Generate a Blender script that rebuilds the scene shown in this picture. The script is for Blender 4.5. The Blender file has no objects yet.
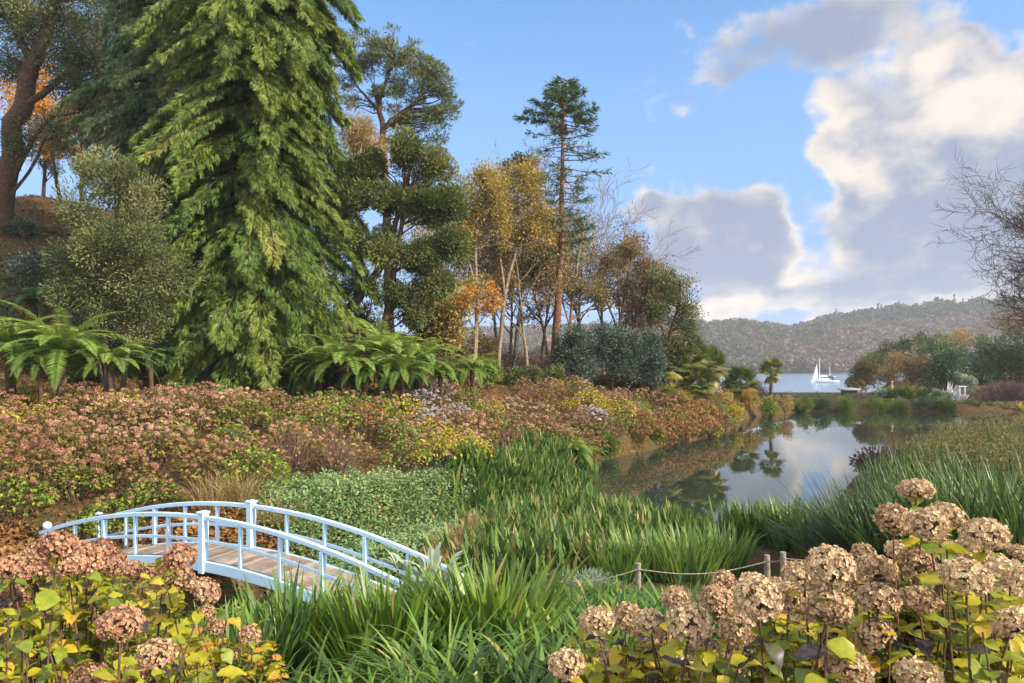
import bpy, math, random
import numpy as np
from mathutils import Vector, Matrix

random.seed(11)
rng = np.random.default_rng(11)
scene = bpy.context.scene
COL = scene.collection
PI = math.pi
F = 720.0           # focal length in pixels
HZ = 362.0          # horizon row of the level camera
EYE = 4.6           # metres above the pond


# ------------------------------------------------------------------ camera
cam_d = bpy.data.cameras.new("camera")
cam = bpy.data.objects.new("camera", cam_d)
COL.objects.link(cam)
cam.location = (0, 0, EYE)
cam.rotation_euler = (PI / 2, 0, 0)
cam_d.sensor_width = 36
cam_d.lens = 36 * F / 1024
cam_d.shift_y = (HZ - 341.5) / 1024
cam_d.clip_start = 0.05
cam_d.clip_end = 20000
scene.camera = cam

# ------------------------------------------------------------------ light
SUN_EL = math.radians(29)
SUN_AZ = math.radians(118)      # clockwise from the view direction
S = Vector((math.sin(SUN_AZ) * math.cos(SUN_EL), math.cos(SUN_AZ) * math.cos(SUN_EL), math.sin(SUN_EL)))
sun_d = bpy.data.lights.new("sun", 'SUN')
sun_d.energy = 3.4
sun_d.angle = math.radians(0.6)
sun_d.color = (1.0, 0.88, 0.71)
sun = bpy.data.objects.new("sun", sun_d)
COL.objects.link(sun)
sun.rotation_euler = S.to_track_quat('Z', 'Y').to_euler()
sun.location = (30, -20, 40)

scene.view_settings.view_transform = 'Standard'
scene.view_settings.look = 'None'
scene.view_settings.exposure = 1.5
scene.view_settings.gamma = 1
try:
    scene.cycles.use_denoising = True
    scene.cycles.max_bounces = 5
    scene.cycles.diffuse_bounces = 3
    scene.cycles.glossy_bounces = 2
    scene.cycles.transmission_bounces = 3
    scene.cycles.volume_bounces = 0
    scene.cycles.caustics_reflective = False
    scene.cycles.caustics_refractive = False
except Exception:
    pass


class NT:
    """small helper that writes math nodes"""
    def __init__(s, tree):
        s.t = tree

    def n(s, typ, **kw):
        x = s.t.nodes.new(typ)
        for k, v in kw.items():
            setattr(x, k, v)
        return x

    def put(s, sock, v):
        if isinstance(v, bpy.types.NodeSocket):
            s.t.links.new(v, sock)
        elif v is not None:
            sock.default_value = v

    def m(s, op, a, b=None, c=None, clamp=False):
        x = s.n('ShaderNodeMath', operation=op)
        x.use_clamp = clamp
        for i, v in enumerate((a, b, c)):
            if v is not None:
                s.put(x.inputs[i], v)
        return x.outputs[0]

    def smooth(s, v, lo, hi):
        x = s.n('ShaderNodeMapRange', interpolation_type='SMOOTHSTEP')
        s.put(x.inputs[0], v)
        x.inputs[1].default_value = lo
        x.inputs[2].default_value = hi
        return x.outputs[0]

    def mix(s, f, a, b):
        x = s.n('ShaderNodeMix', data_type='RGBA')
        s.put(x.inputs[0], f)
        s.put(x.inputs[6], a)
        s.put(x.inputs[7], b)
        return x.outputs[2]

    def noise(s, vec, scale, detail=6, rough=0.55, dist=0.0):
        x = s.n('ShaderNodeTexNoise')
        s.put(x.inputs['Vector'], vec)
        x.inputs['Scale'].default_value = scale
        x.inputs['Detail'].default_value = detail
        x.inputs['Roughness'].default_value = rough
        x.inputs['Distortion'].default_value = dist
        return x.outputs[0]


world = bpy.data.worlds.new("World")
scene.world = world
world.use_nodes = True
try:
    world.cycles.sampling_method = 'MANUAL'
    world.cycles.sample_map_resolution = 512
except Exception:
    pass
wt = world.node_tree
wt.nodes.clear()
w = NT(wt)
sky = w.n('ShaderNodeTexSky', sky_type='NISHITA')
sky.sun_disc = False
sky.sun_elevation = SUN_EL
sky.sun_rotation = SUN_AZ
sky.air_density = 1.0
sky.dust_density = 0.6
sky.ozone_density = 1.6
tc = w.n('ShaderNodeTexCoord')
sep = w.n('ShaderNodeSeparateXYZ')
wt.links.new(tc.outputs['Generated'], sep.inputs[0])
dx, dy, dz = sep.outputs
AZ = w.m('ARCTAN2', dx, dy)
EL = w.m('ARCTAN2', dz, w.m('SQRT', w.m('ADD', w.m('MULTIPLY', dx, dx), w.m('MULTIPLY', dy, dy))))
cv = w.n('ShaderNodeCombineXYZ')
w.put(cv.inputs[0], AZ)
w.put(cv.inputs[1], w.m('MULTIPLY', EL, 1.35))
n1 = w.noise(cv.outputs[0], 7.0, 10, 0.55, 0.15)
n2 = w.noise(cv.outputs[0], 22.0, 8, 0.55, 0.1)
wn = w.n('ShaderNodeTexNoise')
w.put(wn.inputs['Vector'], cv.outputs[0])
wn.inputs['Scale'].default_value = 9.0
wn.inputs['Detail'].default_value = 5.0
wsep = w.n('ShaderNodeSeparateColor')
wt.links.new(wn.outputs['Color'], wsep.inputs[0])
AZW = w.m('ADD', AZ, w.m('MULTIPLY', w.m('SUBTRACT', wsep.outputs[0], 0.5), 0.13))
ELW = w.m('ADD', EL, w.m('MULTIPLY', w.m('SUBTRACT', wsep.outputs[1], 0.5), 0.10))


def sky_dir(px, py):
    a = math.atan((px - 512) / F)
    return a, math.atan((HZ - py) / F * math.cos(a))


def blobs(lst):
    tot = None
    for px, py, rx, ry, amp in lst:
        a, e = sky_dir(px, py)
        sx = rx / F * math.cos(a) ** 2
        sy = ry / F * math.cos(a)
        p = w.m('DIVIDE', w.m('SUBTRACT', AZW, a), sx)
        q = w.m('DIVIDE', w.m('SUBTRACT', ELW, e), sy)
        g = w.m('MULTIPLY', w.m('EXPONENT', w.m('MULTIPLY', w.m('ADD', w.m('MULTIPLY', p, p), w.m('MULTIPLY', q, q)), -1.0)), amp)
        tot = g if tot is None else w.m('ADD', tot, g)
    return tot


dens_b = blobs([
    (648, 196, 20, 12, .75), (690, 225, 46, 26, 1.0), (735, 240, 50, 36, 1.0), (700, 268, 70, 20, .9), (770, 230, 22, 34, .8), (765, 275, 30, 18, .7),
    (880, 235, 60, 56, 1.1), (960, 205, 80, 75, 1.2), (1060, 200, 90, 100, 1.2), (850, 190, 30, 30, .7),
    (945, 100, 55, 50, .8), (1015, 110, 60, 40, 1.0), (850, 105, 34, 34, .75), (870, 150, 40, 30, .7), (770, 45, 70, 34, .6), (850, 22, 70, 36, .65), (735, 70, 30, 16, .4),
    (880, 300, 190, 15, 1.0), (700, 306, 120, 9, .75), (1180, 180, 120, 110, .9), (1300, 120, 120, 80, .7), (950, 50, 40, 30, .6)])
dark_b = blobs([
    (700, 250, 80, 50, 1.1), (765, 245, 30, 40, .7), (930, 235, 95, 50, 1.0), (1020, 200, 70, 60, 1.0), (860, 290, 60, 18, .8),
    (770, 48, 90, 40, .8), (860, 30, 60, 40, .6), (905, 185, 30, 30, .4)])
bright_b = blobs([
    (640, 180, 10, 8, 1.2), (835, 115, 20, 30, 1.0), (882, 55, 18, 20, .9), (990, 112, 52, 34, 1.2), (940, 125, 34, 26, .8), (935, 60, 26, 26, .7),
    (806, 215, 14, 36, 1.2), (850, 172, 40, 16, .9), (830, 252, 22, 16, .8), (800, 280, 26, 16, .9), (720, 309, 100, 9, 1.1), (950, 299, 60, 7, .9), (1180, 100, 80, 50, .6)])
raw = w.m('ADD', dens_b, w.m('ADD', w.m('MULTIPLY', w.m('SUBTRACT', n1, 0.5), 1.6), w.m('MULTIPLY', w.m('SUBTRACT', n2, 0.5), 0.9)))
dens = w.smooth(raw, 0.2, 0.66)
# light put into the cloud colour: pale thin edges, set bright and dark spots
rim = w.m('SUBTRACT', 1.0, w.smooth(raw, 0.34, 0.85))
lit = w.m('ADD', w.m('MULTIPLY', bright_b, 0.85), w.m('MULTIPLY', rim, 0.55))
lit = w.m('SUBTRACT', lit, w.m('MULTIPLY', dark_b, 0.36))
lit = w.m('ADD', lit, w.m('MULTIPLY', w.m('SUBTRACT', n2, 0.5), 1.9))
lit = w.m('ADD', lit, w.m('MULTIPLY', w.m('SUBTRACT', n1, 0.5), 1.6))
lit = w.smooth(lit, -0.35, 1.0)
cloud = w.mix(lit, (1.34, 1.57, 2.1, 1), (3.5, 3.2, 2.85, 1))
# the blue of the clear sky, paler towards the horizon
skyc = w.n('ShaderNodeHueSaturation')
skyc.inputs['Saturation'].default_value = 1.22
skyc.inputs['Value'].default_value = 1.0
wt.links.new(sky.outputs[0], skyc.inputs['Color'])
low = w.m('MULTIPLY', w.m('SUBTRACT', 1.0, w.smooth(EL, 0.05, 0.6)), 0.95)
clear = w.mix(low, skyc.outputs[0], (1.1, 1.85, 3.4, 1))
col = w.mix(dens, clear, cloud)
# bright cloud added out of view, behind and above the camera, as fill light
fill_area = w.m('MAXIMUM', w.smooth(w.m('ABSOLUTE', AZ), 0.9, 1.4), w.smooth(EL, 0.7, 0.95))
fill_cloud = w.m('MULTIPLY', fill_area, w.smooth(w.noise(tc.outputs['Generated'], 3.0, 7, 0.55), 0.30, 0.52))
col = w.mix(fill_cloud, col, (7.2, 7.1, 7.1, 1))
bg = w.n('ShaderNodeBackground')
bg.inputs['Strength'].default_value = 0.10
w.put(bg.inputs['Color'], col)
wo = w.n('ShaderNodeOutputWorld')
wt.links.new(bg.outputs[0], wo.inputs['Surface'])


# ------------------------------------------------------------------ helpers
def W(px, py, Y):
    return np.array(((px - 512) / F * Y, Y, EYE - (py - HZ) / F * Y))


def nrm(a):
    return a / np.maximum(np.linalg.norm(a, axis=-1, keepdims=True), 1e-9)


def rand_unit(n, r=rng):
    return nrm(r.normal(size=(n, 3)))


def mat(name, col, rough=0.7, spec=0.3, noise=None, bump=0.0, bscale=20.0):
    m = bpy.data.materials.new(name)
    m.use_nodes = True
    nt = NT(m.node_tree)
    p = m.node_tree.nodes['Principled BSDF']
    p.inputs['Roughness'].default_value = rough
    p.inputs['Specular IOR Level'].default_value = spec
    if noise:
        col2, sc = noise[0], noise[1]
        t = nt.n('ShaderNodeTexCoord')
        f = nt.noise(t.outputs['Object'], sc, 6, 0.65)
        f = nt.smooth(f, *(noise[2:] if len(noise) > 2 else (0.35, 0.65)))
        nt.put(p.inputs['Base Color'], nt.mix(f, (*col, 1), (*col2, 1)))
    else:
        p.inputs['Base Color'].default_value = (*col, 1)
    if bump:
        t = nt.n('ShaderNodeTexCoord')
        b = nt.n('ShaderNodeBump')
        b.inputs['Strength'].default_value = bump
        b.inputs['Distance'].default_value = 0.05
        nt.put(b.inputs['Height'], nt.noise(t.outputs['Object'], bscale, 5, 0.6))
        m.node_tree.links.new(b.outputs[0], p.inputs['Normal'])
    return m


def leaf_mat(name, stops, trans=0.3, rough=0.5, spec=0.25, mottle=0.0, objvar=0.0):
    """foliage: colour picked per leaf by the 'tint' attribute"""
    m = bpy.data.materials.new(name)
    m.use_nodes = True
    t = m.node_tree
    t.nodes.clear()
    nt = NT(t)
    a = nt.n('ShaderNodeAttribute', attribute_name='tint')
    ramp = nt.n('ShaderNodeValToRGB')
    el = ramp.color_ramp.elements
    while len(el) < len(stops):
        el.new(0.5)
    for i, (pos, c) in enumerate(stops):
        el[i].position = pos
        el[i].color = (*c, 1)
    fac = a.outputs['Fac']
    if objvar:
        oi = nt.n('ShaderNodeObjectInfo')
        fac = nt.m('ADD', fac, nt.m('MULTIPLY', nt.m('SUBTRACT', oi.outputs['Random'], 0.48), objvar))
    if mottle:
        tcn = nt.n('ShaderNodeTexCoord')
        fac = nt.m('ADD', fac, nt.m('MULTIPLY', nt.m('SUBTRACT', nt.noise(tcn.outputs['Object'], 38, 4, 0.65), 0.5), mottle))
    nt.put(ramp.inputs[0], fac)
    p = nt.n('ShaderNodeBsdfPrincipled')
    p.inputs['Roughness'].default_value = rough
    p.inputs['Specular IOR Level'].default_value = spec
    nt.put(p.inputs['Base Color'], ramp.outputs[0])
    tr = nt.n('ShaderNodeBsdfTranslucent')
    nt.put(tr.inputs['Color'], ramp.outputs[0])
    ms = nt.n('ShaderNodeMixShader')
    ms.inputs[0].default_value = trans
    t.links.new(p.outputs[0], ms.inputs[1])
    t.links.new(tr.outputs[0], ms.inputs[2])
    o = nt.n('ShaderNodeOutputMaterial')
    t.links.new(ms.outputs[0], o.inputs['Surface'])
    return m


class Geo:
    def __init__(s):
        s.V, s.F, s.n = [], [], 0

    def add(s, V, Fc, mi=0, tint=0.5, smooth=False):
        V = np.asarray(V, dtype=np.float32).reshape(-1, 3)
        Fc = np.asarray(Fc, dtype=np.int32)
        if len(Fc) == 0:
            return s
        if np.isscalar(tint):
            tint = np.full(len(Fc), tint, dtype=np.float32)
        s.V.append(V)
        s.F.append((Fc + s.n, mi, np.asarray(tint, dtype=np.float32), smooth))
        s.n += len(V)
        return s

    def mesh(s, name, mats):
        me = bpy.data.meshes.new(name)
        V = np.concatenate(s.V)
        me.vertices.add(len(V))
        me.vertices.foreach_set('co', V.ravel())
        tot = np.concatenate([np.full(len(f), f.shape[1], np.int32) for f, *_ in s.F])
        idx = np.concatenate([f.ravel() for f, *_ in s.F])
        me.loops.add(len(idx))
        me.loops.foreach_set('vertex_index', idx)
        me.polygons.add(len(tot))
        me.polygons.foreach_set('loop_start', np.concatenate([[0], np.cumsum(tot)[:-1]]).astype(np.int32))
        me.polygons.foreach_set('material_index', np.concatenate([np.full(len(f), mi, np.int32) for f, mi, *_ in s.F]))
        me.polygons.foreach_set('use_smooth', np.concatenate([np.full(len(f), sm, bool) for f, _, _, sm in s.F]))
        at = me.attributes.new('tint', 'FLOAT', 'FACE')
        at.data.foreach_set('value', np.clip(np.concatenate([t for _, _, t, _ in s.F]), 0.001, 0.999))
        for m in (mats if isinstance(mats, (list, tuple)) else [mats]):
            me.materials.append(m)
        me.update(calc_edges=True)
        return me

    def build(s, name, mats, parent=None, loc=(0, 0, 0)):
        o = bpy.data.objects.new(name, s.mesh(name, mats))
        COL.objects.link(o)
        o.location = loc
        if parent is not None:
            o.parent = parent
        return o


def tag(o, label=None, cat=None, group=None, kind=None):
    if label:
        o['label'] = label
    if cat:
        o['category'] = cat
    if group:
        o['group'] = group
    if kind:
        o['kind'] = kind
    return o


def thing(name, label, cat, loc=(0, 0, 0), rz=0.0, group=None):
    o = bpy.data.objects.new(name, None)
    COL.objects.link(o)
    o.location = [float(v) for v in loc]
    o.rotation_euler = (0, 0, rz)
    o.empty_display_size = 0.3
    return tag(o, label, cat, group)


def box(g, c, d, R=None, mi=0, tint=0.5):
    V = np.array([(x, y, z) for x in (-.5, .5) for y in (-.5, .5) for z in (-.5, .5)]) * np.array(d)
    if R is not None:
        V = V @ np.asarray(R).T
    g.add(V + np.array(c), [(0, 1, 3, 2), (4, 6, 7, 5), (0, 4, 5, 1), (2, 3, 7, 6), (0, 2, 6, 4), (1, 5, 7, 3)], mi, tint)


def tube(g, pts, rad, k=8, mi=0, tint=0.5, cap=True, lump=0.0):
    pts = np.asarray(pts, float)
    n = len(pts)
    rad = np.broadcast_to(np.asarray(rad, float), (n,))
    T = nrm(np.gradient(pts, axis=0))
    ref = np.array((0.31, 0.95, 0.02)) if abs(T[:, 2]).mean() > .6 else np.array((0, 0, 1.))
    A = nrm(np.cross(T, ref))
    B = np.cross(T, A)
    th = np.arange(k) * 2 * PI / k
    rr = rad[:, None] * (1 + lump * rng.uniform(-1, 1, (n, k)))
    V = pts[:, None] + rr[..., None] * (np.cos(th)[None, :, None] * A[:, None] + np.sin(th)[None, :, None] * B[:, None])
    i = np.arange(n - 1)[:, None] * k
    j = np.arange(k)[None]
    j2 = (j + 1) % k
    Fc = np.stack([i + j, i + j2, i + k + j2, i + k + j], -1).reshape(-1, 4)
    g.add(V.reshape(-1, 3), Fc, mi, tint, True)
    if cap:
        g.add(V[-1], [list(range(k))], mi, tint)
        g.add(V[0][::-1], [list(range(k))], mi, tint)


def segs(g, P0, P1, R0, R1, k=4, mi=0, tint=0.5):
    """many straight tapered twigs at once"""
    P0, P1 = np.asarray(P0, float), np.asarray(P1, float)
    if len(P0) == 0:
        return
    n = len(P0)
    T = nrm(P1 - P0)
    A = nrm(np.cross(T, np.array((0.23, 0.71, 0.66))))
    B = np.cross(T, A)
    th = np.arange(k) * 2 * PI / k
    ring = np.cos(th)[None, :, None] * A[:, None] + np.sin(th)[None, :, None] * B[:, None]
    V = np.concatenate([P0[:, None] + ring * np.asarray(R0)[:, None, None], P1[:, None] + ring * np.asarray(R1)[:, None, None]], 1)
    j = np.arange(k)
    f = np.stack([j, (j + 1) % k, k + (j + 1) % k, k + j], -1)
    Fc = (np.arange(n) * 2 * k)[:, None, None] + f[None]
    tt = np.repeat(np.broadcast_to(np.asarray(tint, float), (n,)), k)
    g.add(V.reshape(-1, 3), Fc.reshape(-1, 4), mi, tt, True)


def cards(g, P, D, N, L, Wd, lift=0.12, mi=0, tint=0.5, wide=0.45):
    """diamond leaves: base P, direction D, face normal N"""
    n = len(P)
    L = np.broadcast_to(np.asarray(L, float), (n,))[:, None]
    Wd = np.broadcast_to(np.asarray(Wd, float), (n,))[:, None]
    D = nrm(D)
    Sd = nrm(np.cross(D, N))
    Nn = np.cross(Sd, D)
    V = np.stack([P, P + D * L * wide + Sd * Wd / 2 + Nn * Wd * lift, P + D * L, P + D * L * wide - Sd * Wd / 2 + Nn * Wd * lift], 1)
    Fc = np.arange(n * 4).reshape(n, 4)
    g.add(V.reshape(-1, 3), Fc, mi, np.broadcast_to(np.asarray(tint, float), (n,)))


def blades(g, P, az, L, Wd, lean, curl, rows=6, mi=0, tint=0.5, fold=0.25, prof=0):
    """sword or strap leaves: start leaning 'lean' from upright and bend by 'curl' more to the tip"""
    n = len(P)
    L, Wd, lean, curl, az = [np.broadcast_to(np.asarray(v, float), (n,)) for v in (L, Wd, lean, curl, az)]
    t = np.linspace(0, 1, rows)
    ang = lean[:, None] + curl[:, None] * t[None] ** 1.5
    ds = L[:, None] / (rows - 1)
    rr = np.concatenate([np.zeros((n, 1)), np.cumsum(np.sin(ang[:, :-1]) * ds, 1)], 1)
    zz = np.concatenate([np.zeros((n, 1)), np.cumsum(np.cos(ang[:, :-1]) * ds, 1)], 1)
    dirv = np.stack([np.cos(az), np.sin(az), 0 * az], -1)
    side = np.stack([-np.sin(az), np.cos(az), 0 * az], -1)
    ctr = P[:, None] + rr[..., None] * dirv[:, None] + zz[..., None] * np.array((0, 0, 1.))
    if prof == 0:
        pw = np.clip(0.55 + 1.3 * t, 0, 1) * np.clip((1 - t) * 2.4, 0.03, 1)
    else:
        pw = np.sin(np.clip(t * 0.92 + 0.08, 0, 1) * PI) ** 0.8 + 0.03
    nor = np.stack([np.cos(ang) * dirv[:, None, 0], np.cos(ang) * dirv[:, None, 1], -np.sin(ang)], -1)
    hw = (Wd[:, None] * pw[None] / 2)[..., None]
    V = np.stack([ctr + side[:, None] * hw - nor * hw * fold, ctr - side[:, None] * hw - nor * hw * fold], 2)
    base = (np.arange(n) * rows * 2)[:, None]
    r = (np.arange(rows - 1) * 2)[None]
    a = base + r
    Fc = np.stack([a, a + 1, a + 3, a + 2], -1).reshape(-1, 4)
    g.add(V.reshape(-1, 3), Fc, mi, np.repeat(np.broadcast_to(np.asarray(tint, float), (n,)), rows - 1), True)


def inpoly(x, y, poly):
    x, y = np.asarray(x), np.asarray(y)
    c = np.zeros(x.shape, bool)
    n = len(poly)
    for i in range(n):
        x1, y1 = poly[i]
        x2, y2 = poly[(i + 1) % n]
        k = ((y1 > y) != (y2 > y)) & (x < (x2 - x1) * (y - y1) / (y2 - y1 + 1e-12) + x1)
        c ^= k
    return c


def polydist(x, y, poly):
    d = np.full(np.shape(x), 1e9)
    n = len(poly)
    for i in range(n):
        a = np.array(poly[i], float)
        b = np.array(poly[(i + 1) % n], float)
        ab = b - a
        t = np.clip(((x - a[0]) * ab[0] + (y - a[1]) * ab[1]) / (ab @ ab), 0, 1)
        d = np.minimum(d, np.hypot(x - a[0] - t * ab[0], y - a[1] - t * ab[1]))
    return d


def pxY(lst):
    return [((px - 512) / F * Y, Y) for px, Y in lst]


# ------------------------------------------------------------------ terrain
POND = [(2.0, 24.5), (2.4, 28), (3.7, 33.3), (8.6, 39.6), (13.2, 45.6), (15.5, 53), (21, 62), (27, 66.5), (40, 67), (50, 66), (52, 60), (40, 52), (26, 44),
        (18, 35), (13.5, 29), (10.5, 24), (8.3, 19.5), (5, 18.3), (3.0, 20)]
STREAM = [(-6.4, 10.3), (-4.6, 13.2), (-2.0, 18.2), (1.2, 22), (3.2, 22.6)]
ctl = []


def cp(px, py, Y):
    p = W(px, py, Y)
    ctl.append(p)


def cz(x, y, z):
    ctl.append(np.array((x, y, z)))


for v in [(0, 0, 3.0), (2, 0, 2.9), (-2, 0, 2.9), (6, 1, 2.8), (-6, 1, 2.7), (0, -12, 4.5), (20, -10, 4), (-20, -10, 4), (2.2, 3.4, 2.45), (4, 3.5, 2.45), (1, 3.4, 2.4),
          (-2.5, 3.8, 2.25), (-4, 4.2, 2.2), (-1, 4.5, 2.1), (-1, 6.5, 1.75), (-2.2, 7, 1.5), (0.4, 7, 1.65), (2, 8, 1.45), (4, 7, 1.8),
          (2, 12, 0.75), (4, 12, 0.8), (0, 12, .6), (-3, 9, .8), (7, 12, 1.0), (12, 12, 1.6), (9, 17, .7), (14, 20, .8), (20, 25, .9), (30, 30, 1.2), (40, 40, 1.2), (60, 45, 2),
          (16, 28, .45), (22, 36, .45), (-0.5, 16, .3), (0.5, 20, .15), (2.5, 15, .35), (4, 17, .3), (1.5, 26, .25), (3, 31, .3),
          (-8.6, 15.2, .62), (-1.4, 10.6, .55), (-12, 11, 1.4), (-18, 12, 2.5), (-14, 5, 2.4), (30, 10, 3), (70, 10, 4), (70, 70, 4)]:
    cz(*v)
for v in [(-100, 500, 15.5), (50, 512, 15.5), (190, 512, 16), (270, 500, 16.6), (330, 490, 18), (400, 480, 20), (470, 476, 21.5), (530, 462, 27), (590, 455, 33),
          (650, 438, 40), (708, 428, 45), (100, 420, 23), (300, 418, 25), (450, 407, 30.5), (600, 400, 38), (-100, 415, 23),
          (250, 386, 30), (130, 390, 27), (345, 388, 31), (460, 388, 37), (558, 381, 45), (640, 385, 46), (690, 398, 47.5), (0, 385, 26), (-150, 370, 26),
          (30, 215, 42), (0, 300, 32), (-250, 230, 40), (-600, 150, 45), (-300, 330, 30), (110, 270, 40), (180, 285, 42), (250, 318, 43), (350, 345, 46), (450, 356, 52), (560, 364, 58), (650, 376, 62),
          (720, 396, 60), (40, 196, 48), (150, 222, 48), (0, 260, 70), (300, 350, 80), (560, 372, 90), (690, 385, 90),
          (740, 400, 70), (800, 402, 72), (900, 402, 73), (980, 400, 74), (1100, 395, 74)]:
    cp(*v)
for v in [(28, 79.5, .4), (35, 80, .6), (28, 84, -4.5), (36, 85, -4.5), (28, 100, -7), (38, 98, -6.8), (10, 105, -6), (-60, 110, 2), (-140, 110, 10), (52, 84, 2.0), (62, 88, 3.4), (75, 95, 6), (100, 95, 9), (52, 98, 2.0), (47, 104, -2), (44, 92, -1.5), (60, 112, 1), (90, 112, 6), (150, 60, 9), (150, 0, 9), (-150, 0, 10), (-150, 60, 16), (-60, 20, 8), (-60, -20, 6), (60, -25, 5), (-40, 112, 0)]:
    cz(*v)
ctl = np.array(ctl)
_d = np.linalg.norm(ctl[:, None, :2] - ctl[None, :, :2], axis=-1)
_n = len(ctl)
_A = np.zeros((_n + 3, _n + 3))
_A[:_n, :_n] = _d + np.eye(_n) * 0.35
_A[:_n, _n] = 1
_A[:_n, _n + 1:] = ctl[:, :2]
_A[_n, :_n] = 1
_A[_n + 1:, :_n] = ctl[:, :2].T
_cf = np.linalg.solve(_A, np.concatenate([ctl[:, 2], [0, 0, 0]]))


def sms(v, lo, hi):
    t = np.clip((v - lo) / (hi - lo), 0, 1)
    return t * t * (3 - 2 * t)


def linedist(x, y, pts):
    d = np.full(np.shape(x), 1e9)
    for a, b in zip(pts[:-1], pts[1:]):
        a = np.array(a, float)
        b = np.array(b, float)
        ab = b - a
        t = np.clip(((x - a[0]) * ab[0] + (y - a[1]) * ab[1]) / (ab @ ab), 0, 1)
        d = np.minimum(d, np.hypot(x - a[0] - t * ab[0], y - a[1] - t * ab[1]))
    return d


def gz(x, y):
    x = np.atleast_1d(np.asarray(x, float))
    y = np.atleast_1d(np.asarray(y, float))
    z = np.empty(x.shape)
    fx, fy = x.ravel(), y.ravel()
    out = np.empty(len(fx))
    for i in range(0, len(fx), 20000):
        s = slice(i, i + 20000)
        dd = np.hypot(fx[s, None] - ctl[None, :, 0], fy[s, None] - ctl[None, :, 1])
        out[s] = dd @ _cf[:_n] + _cf[_n] + fx[s] * _cf[_n + 1] + fy[s] * _cf[_n + 2]
    z = out.reshape(x.shape)
    ins = inpoly(x, y, POND)
    d = polydist(x, y, POND)
    sd = np.where(ins, -d, d)
    land = np.maximum(z, 0.12)
    near = (y < 78)
    k = sms(sd, -1.2, 0.9)
    z = np.where(near, land * k + (-0.7) * (1 - k), z)
    ds = linedist(x, y, STREAM)
    k2 = sms(ds, 0.45, 1.5)
    z = np.where(near, z * k2 + np.minimum(z, -0.15) * (1 - k2), z)
    z = z + 0.05 * np.sin(x * 2.1 + 1.3 * np.sin(y * 1.1)) * np.cos(y * 1.7) * sms(sd, 0.3, 1.5)
    return z


def g1(x, y):
    return float(gz(x, y)[0])


def gpos(px, Y, dz=0.0):
    x = (px - 512) / F * Y
    return np.array((x, Y, g1(x, Y) + dz))


ground_m = bpy.data.materials.new('soil')
ground_m.use_nodes = True
nt = NT(ground_m.node_tree)
pb = ground_m.node_tree.nodes['Principled BSDF']
pb.inputs['Roughness'].default_value = 0.95
pb.inputs['Specular IOR Level'].default_value = 0.1
t = nt.n('ShaderNodeTexCoord')
c1 = nt.mix(nt.smooth(nt.noise(t.outputs['Object'], 0.6, 6), .4, .6), (.06, .037, .02, 1), (.04, .045, .016, 1))
c2 = nt.mix(nt.smooth(nt.noise(t.outputs['Object'], 9, 8, .7), .45, .65), c1, (.17, .085, .035, 1))
nt.put(pb.inputs['Base Color'], c2)
b = nt.n('ShaderNodeBump')
b.inputs['Strength'].default_value = 0.9
b.inputs['Distance'].default_value = 0.08
nt.put(b.inputs['Height'], nt.noise(t.outputs['Object'], 14, 8, .7))
ground_m.node_tree.links.new(b.outputs[0], pb.inputs['Normal'])


def grid_geo(xs, ys, zf):
    X, Y = np.meshgrid(xs, ys)
    Z = zf(X, Y)
    V = np.stack([X, Y, Z], -1).reshape(-1, 3)
    nx = len(xs)
    i, j = np.meshgrid(np.arange(len(ys) - 1), np.arange(nx - 1), indexing='ij')
    a = i * nx + j
    g = Geo()
    g.add(V, np.stack([a, a + 1, a + nx + 1, a + nx], -1).reshape(-1, 4), 0, .5, True)
    return g


xs = np.concatenate([np.linspace(-150, -41, 36), np.arange(-40, 45, 0.4), np.linspace(45.5, 150, 52)])
ys = np.concatenate([np.linspace(-25, -1, 16), np.arange(0, 50, 0.4), np.arange(50.5, 112, 0.9)])
tag(grid_geo(xs, ys, gz).build('ground', ground_m), kind='structure')

# water
def water_mat(name, base, rough, bump, scale, ior, stretch=(1, 1, 1)):
    m = bpy.data.materials.new(name)
    m.use_nodes = True
    nt = NT(m.node_tree)
    p = m.node_tree.nodes['Principled BSDF']
    p.inputs['Base Color'].default_value = (*base, 1)
    p.inputs['Roughness'].default_value = rough
    p.inputs['IOR'].default_value = ior
    p.inputs['Specular IOR Level'].default_value = 0.5
    t = nt.n('ShaderNodeTexCoord')
    mp = nt.n('ShaderNodeMapping')
    mp.inputs['Scale'].default_value = stretch
    m.node_tree.links.new(t.outputs['Object'], mp.inputs[0])
    b = nt.n('ShaderNodeBump')
    b.inputs['Strength'].default_value = bump
    b.inputs['Distance'].default_value = 0.1
    nt.put(b.inputs['Height'], nt.noise(mp.outputs[0], scale, 4, .55))
    m.node_tree.links.new(b.outputs[0], p.inputs['Normal'])
    return m


pond_m = water_mat('pond_water', (.022, .03, .022), 0.012, 0.035, 0.9, 1.95, (1, .5, 1))
sea_m = water_mat('sea_water', (.10, .17, .26), 0.25, 0.6, 0.25, 1.5, (1, .35, 1))
g = Geo()
g.add([(-9, 9.3, 0), (60, 9.3, 0), (60, 77, 0), (-9, 77, 0)], [(0, 1, 2, 3)])
tag(g.build('pond_water', pond_m), kind='structure')
g = Geo()
g.add([(-1390, 79, -5), (2290, 79, -5), (2290, 1190, -5), (-1390, 1190, -5)], [(0, 1, 2, 3)])
tag(g.build('sea', sea_m), kind='structure')

# ------------------------------------------------------------------ far shore
def prof(pts):
    xs_ = [p[0] for p in pts]
    ys_ = [p[1] for p in pts]
    return lambda v: np.interp(v, xs_, ys_)


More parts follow.
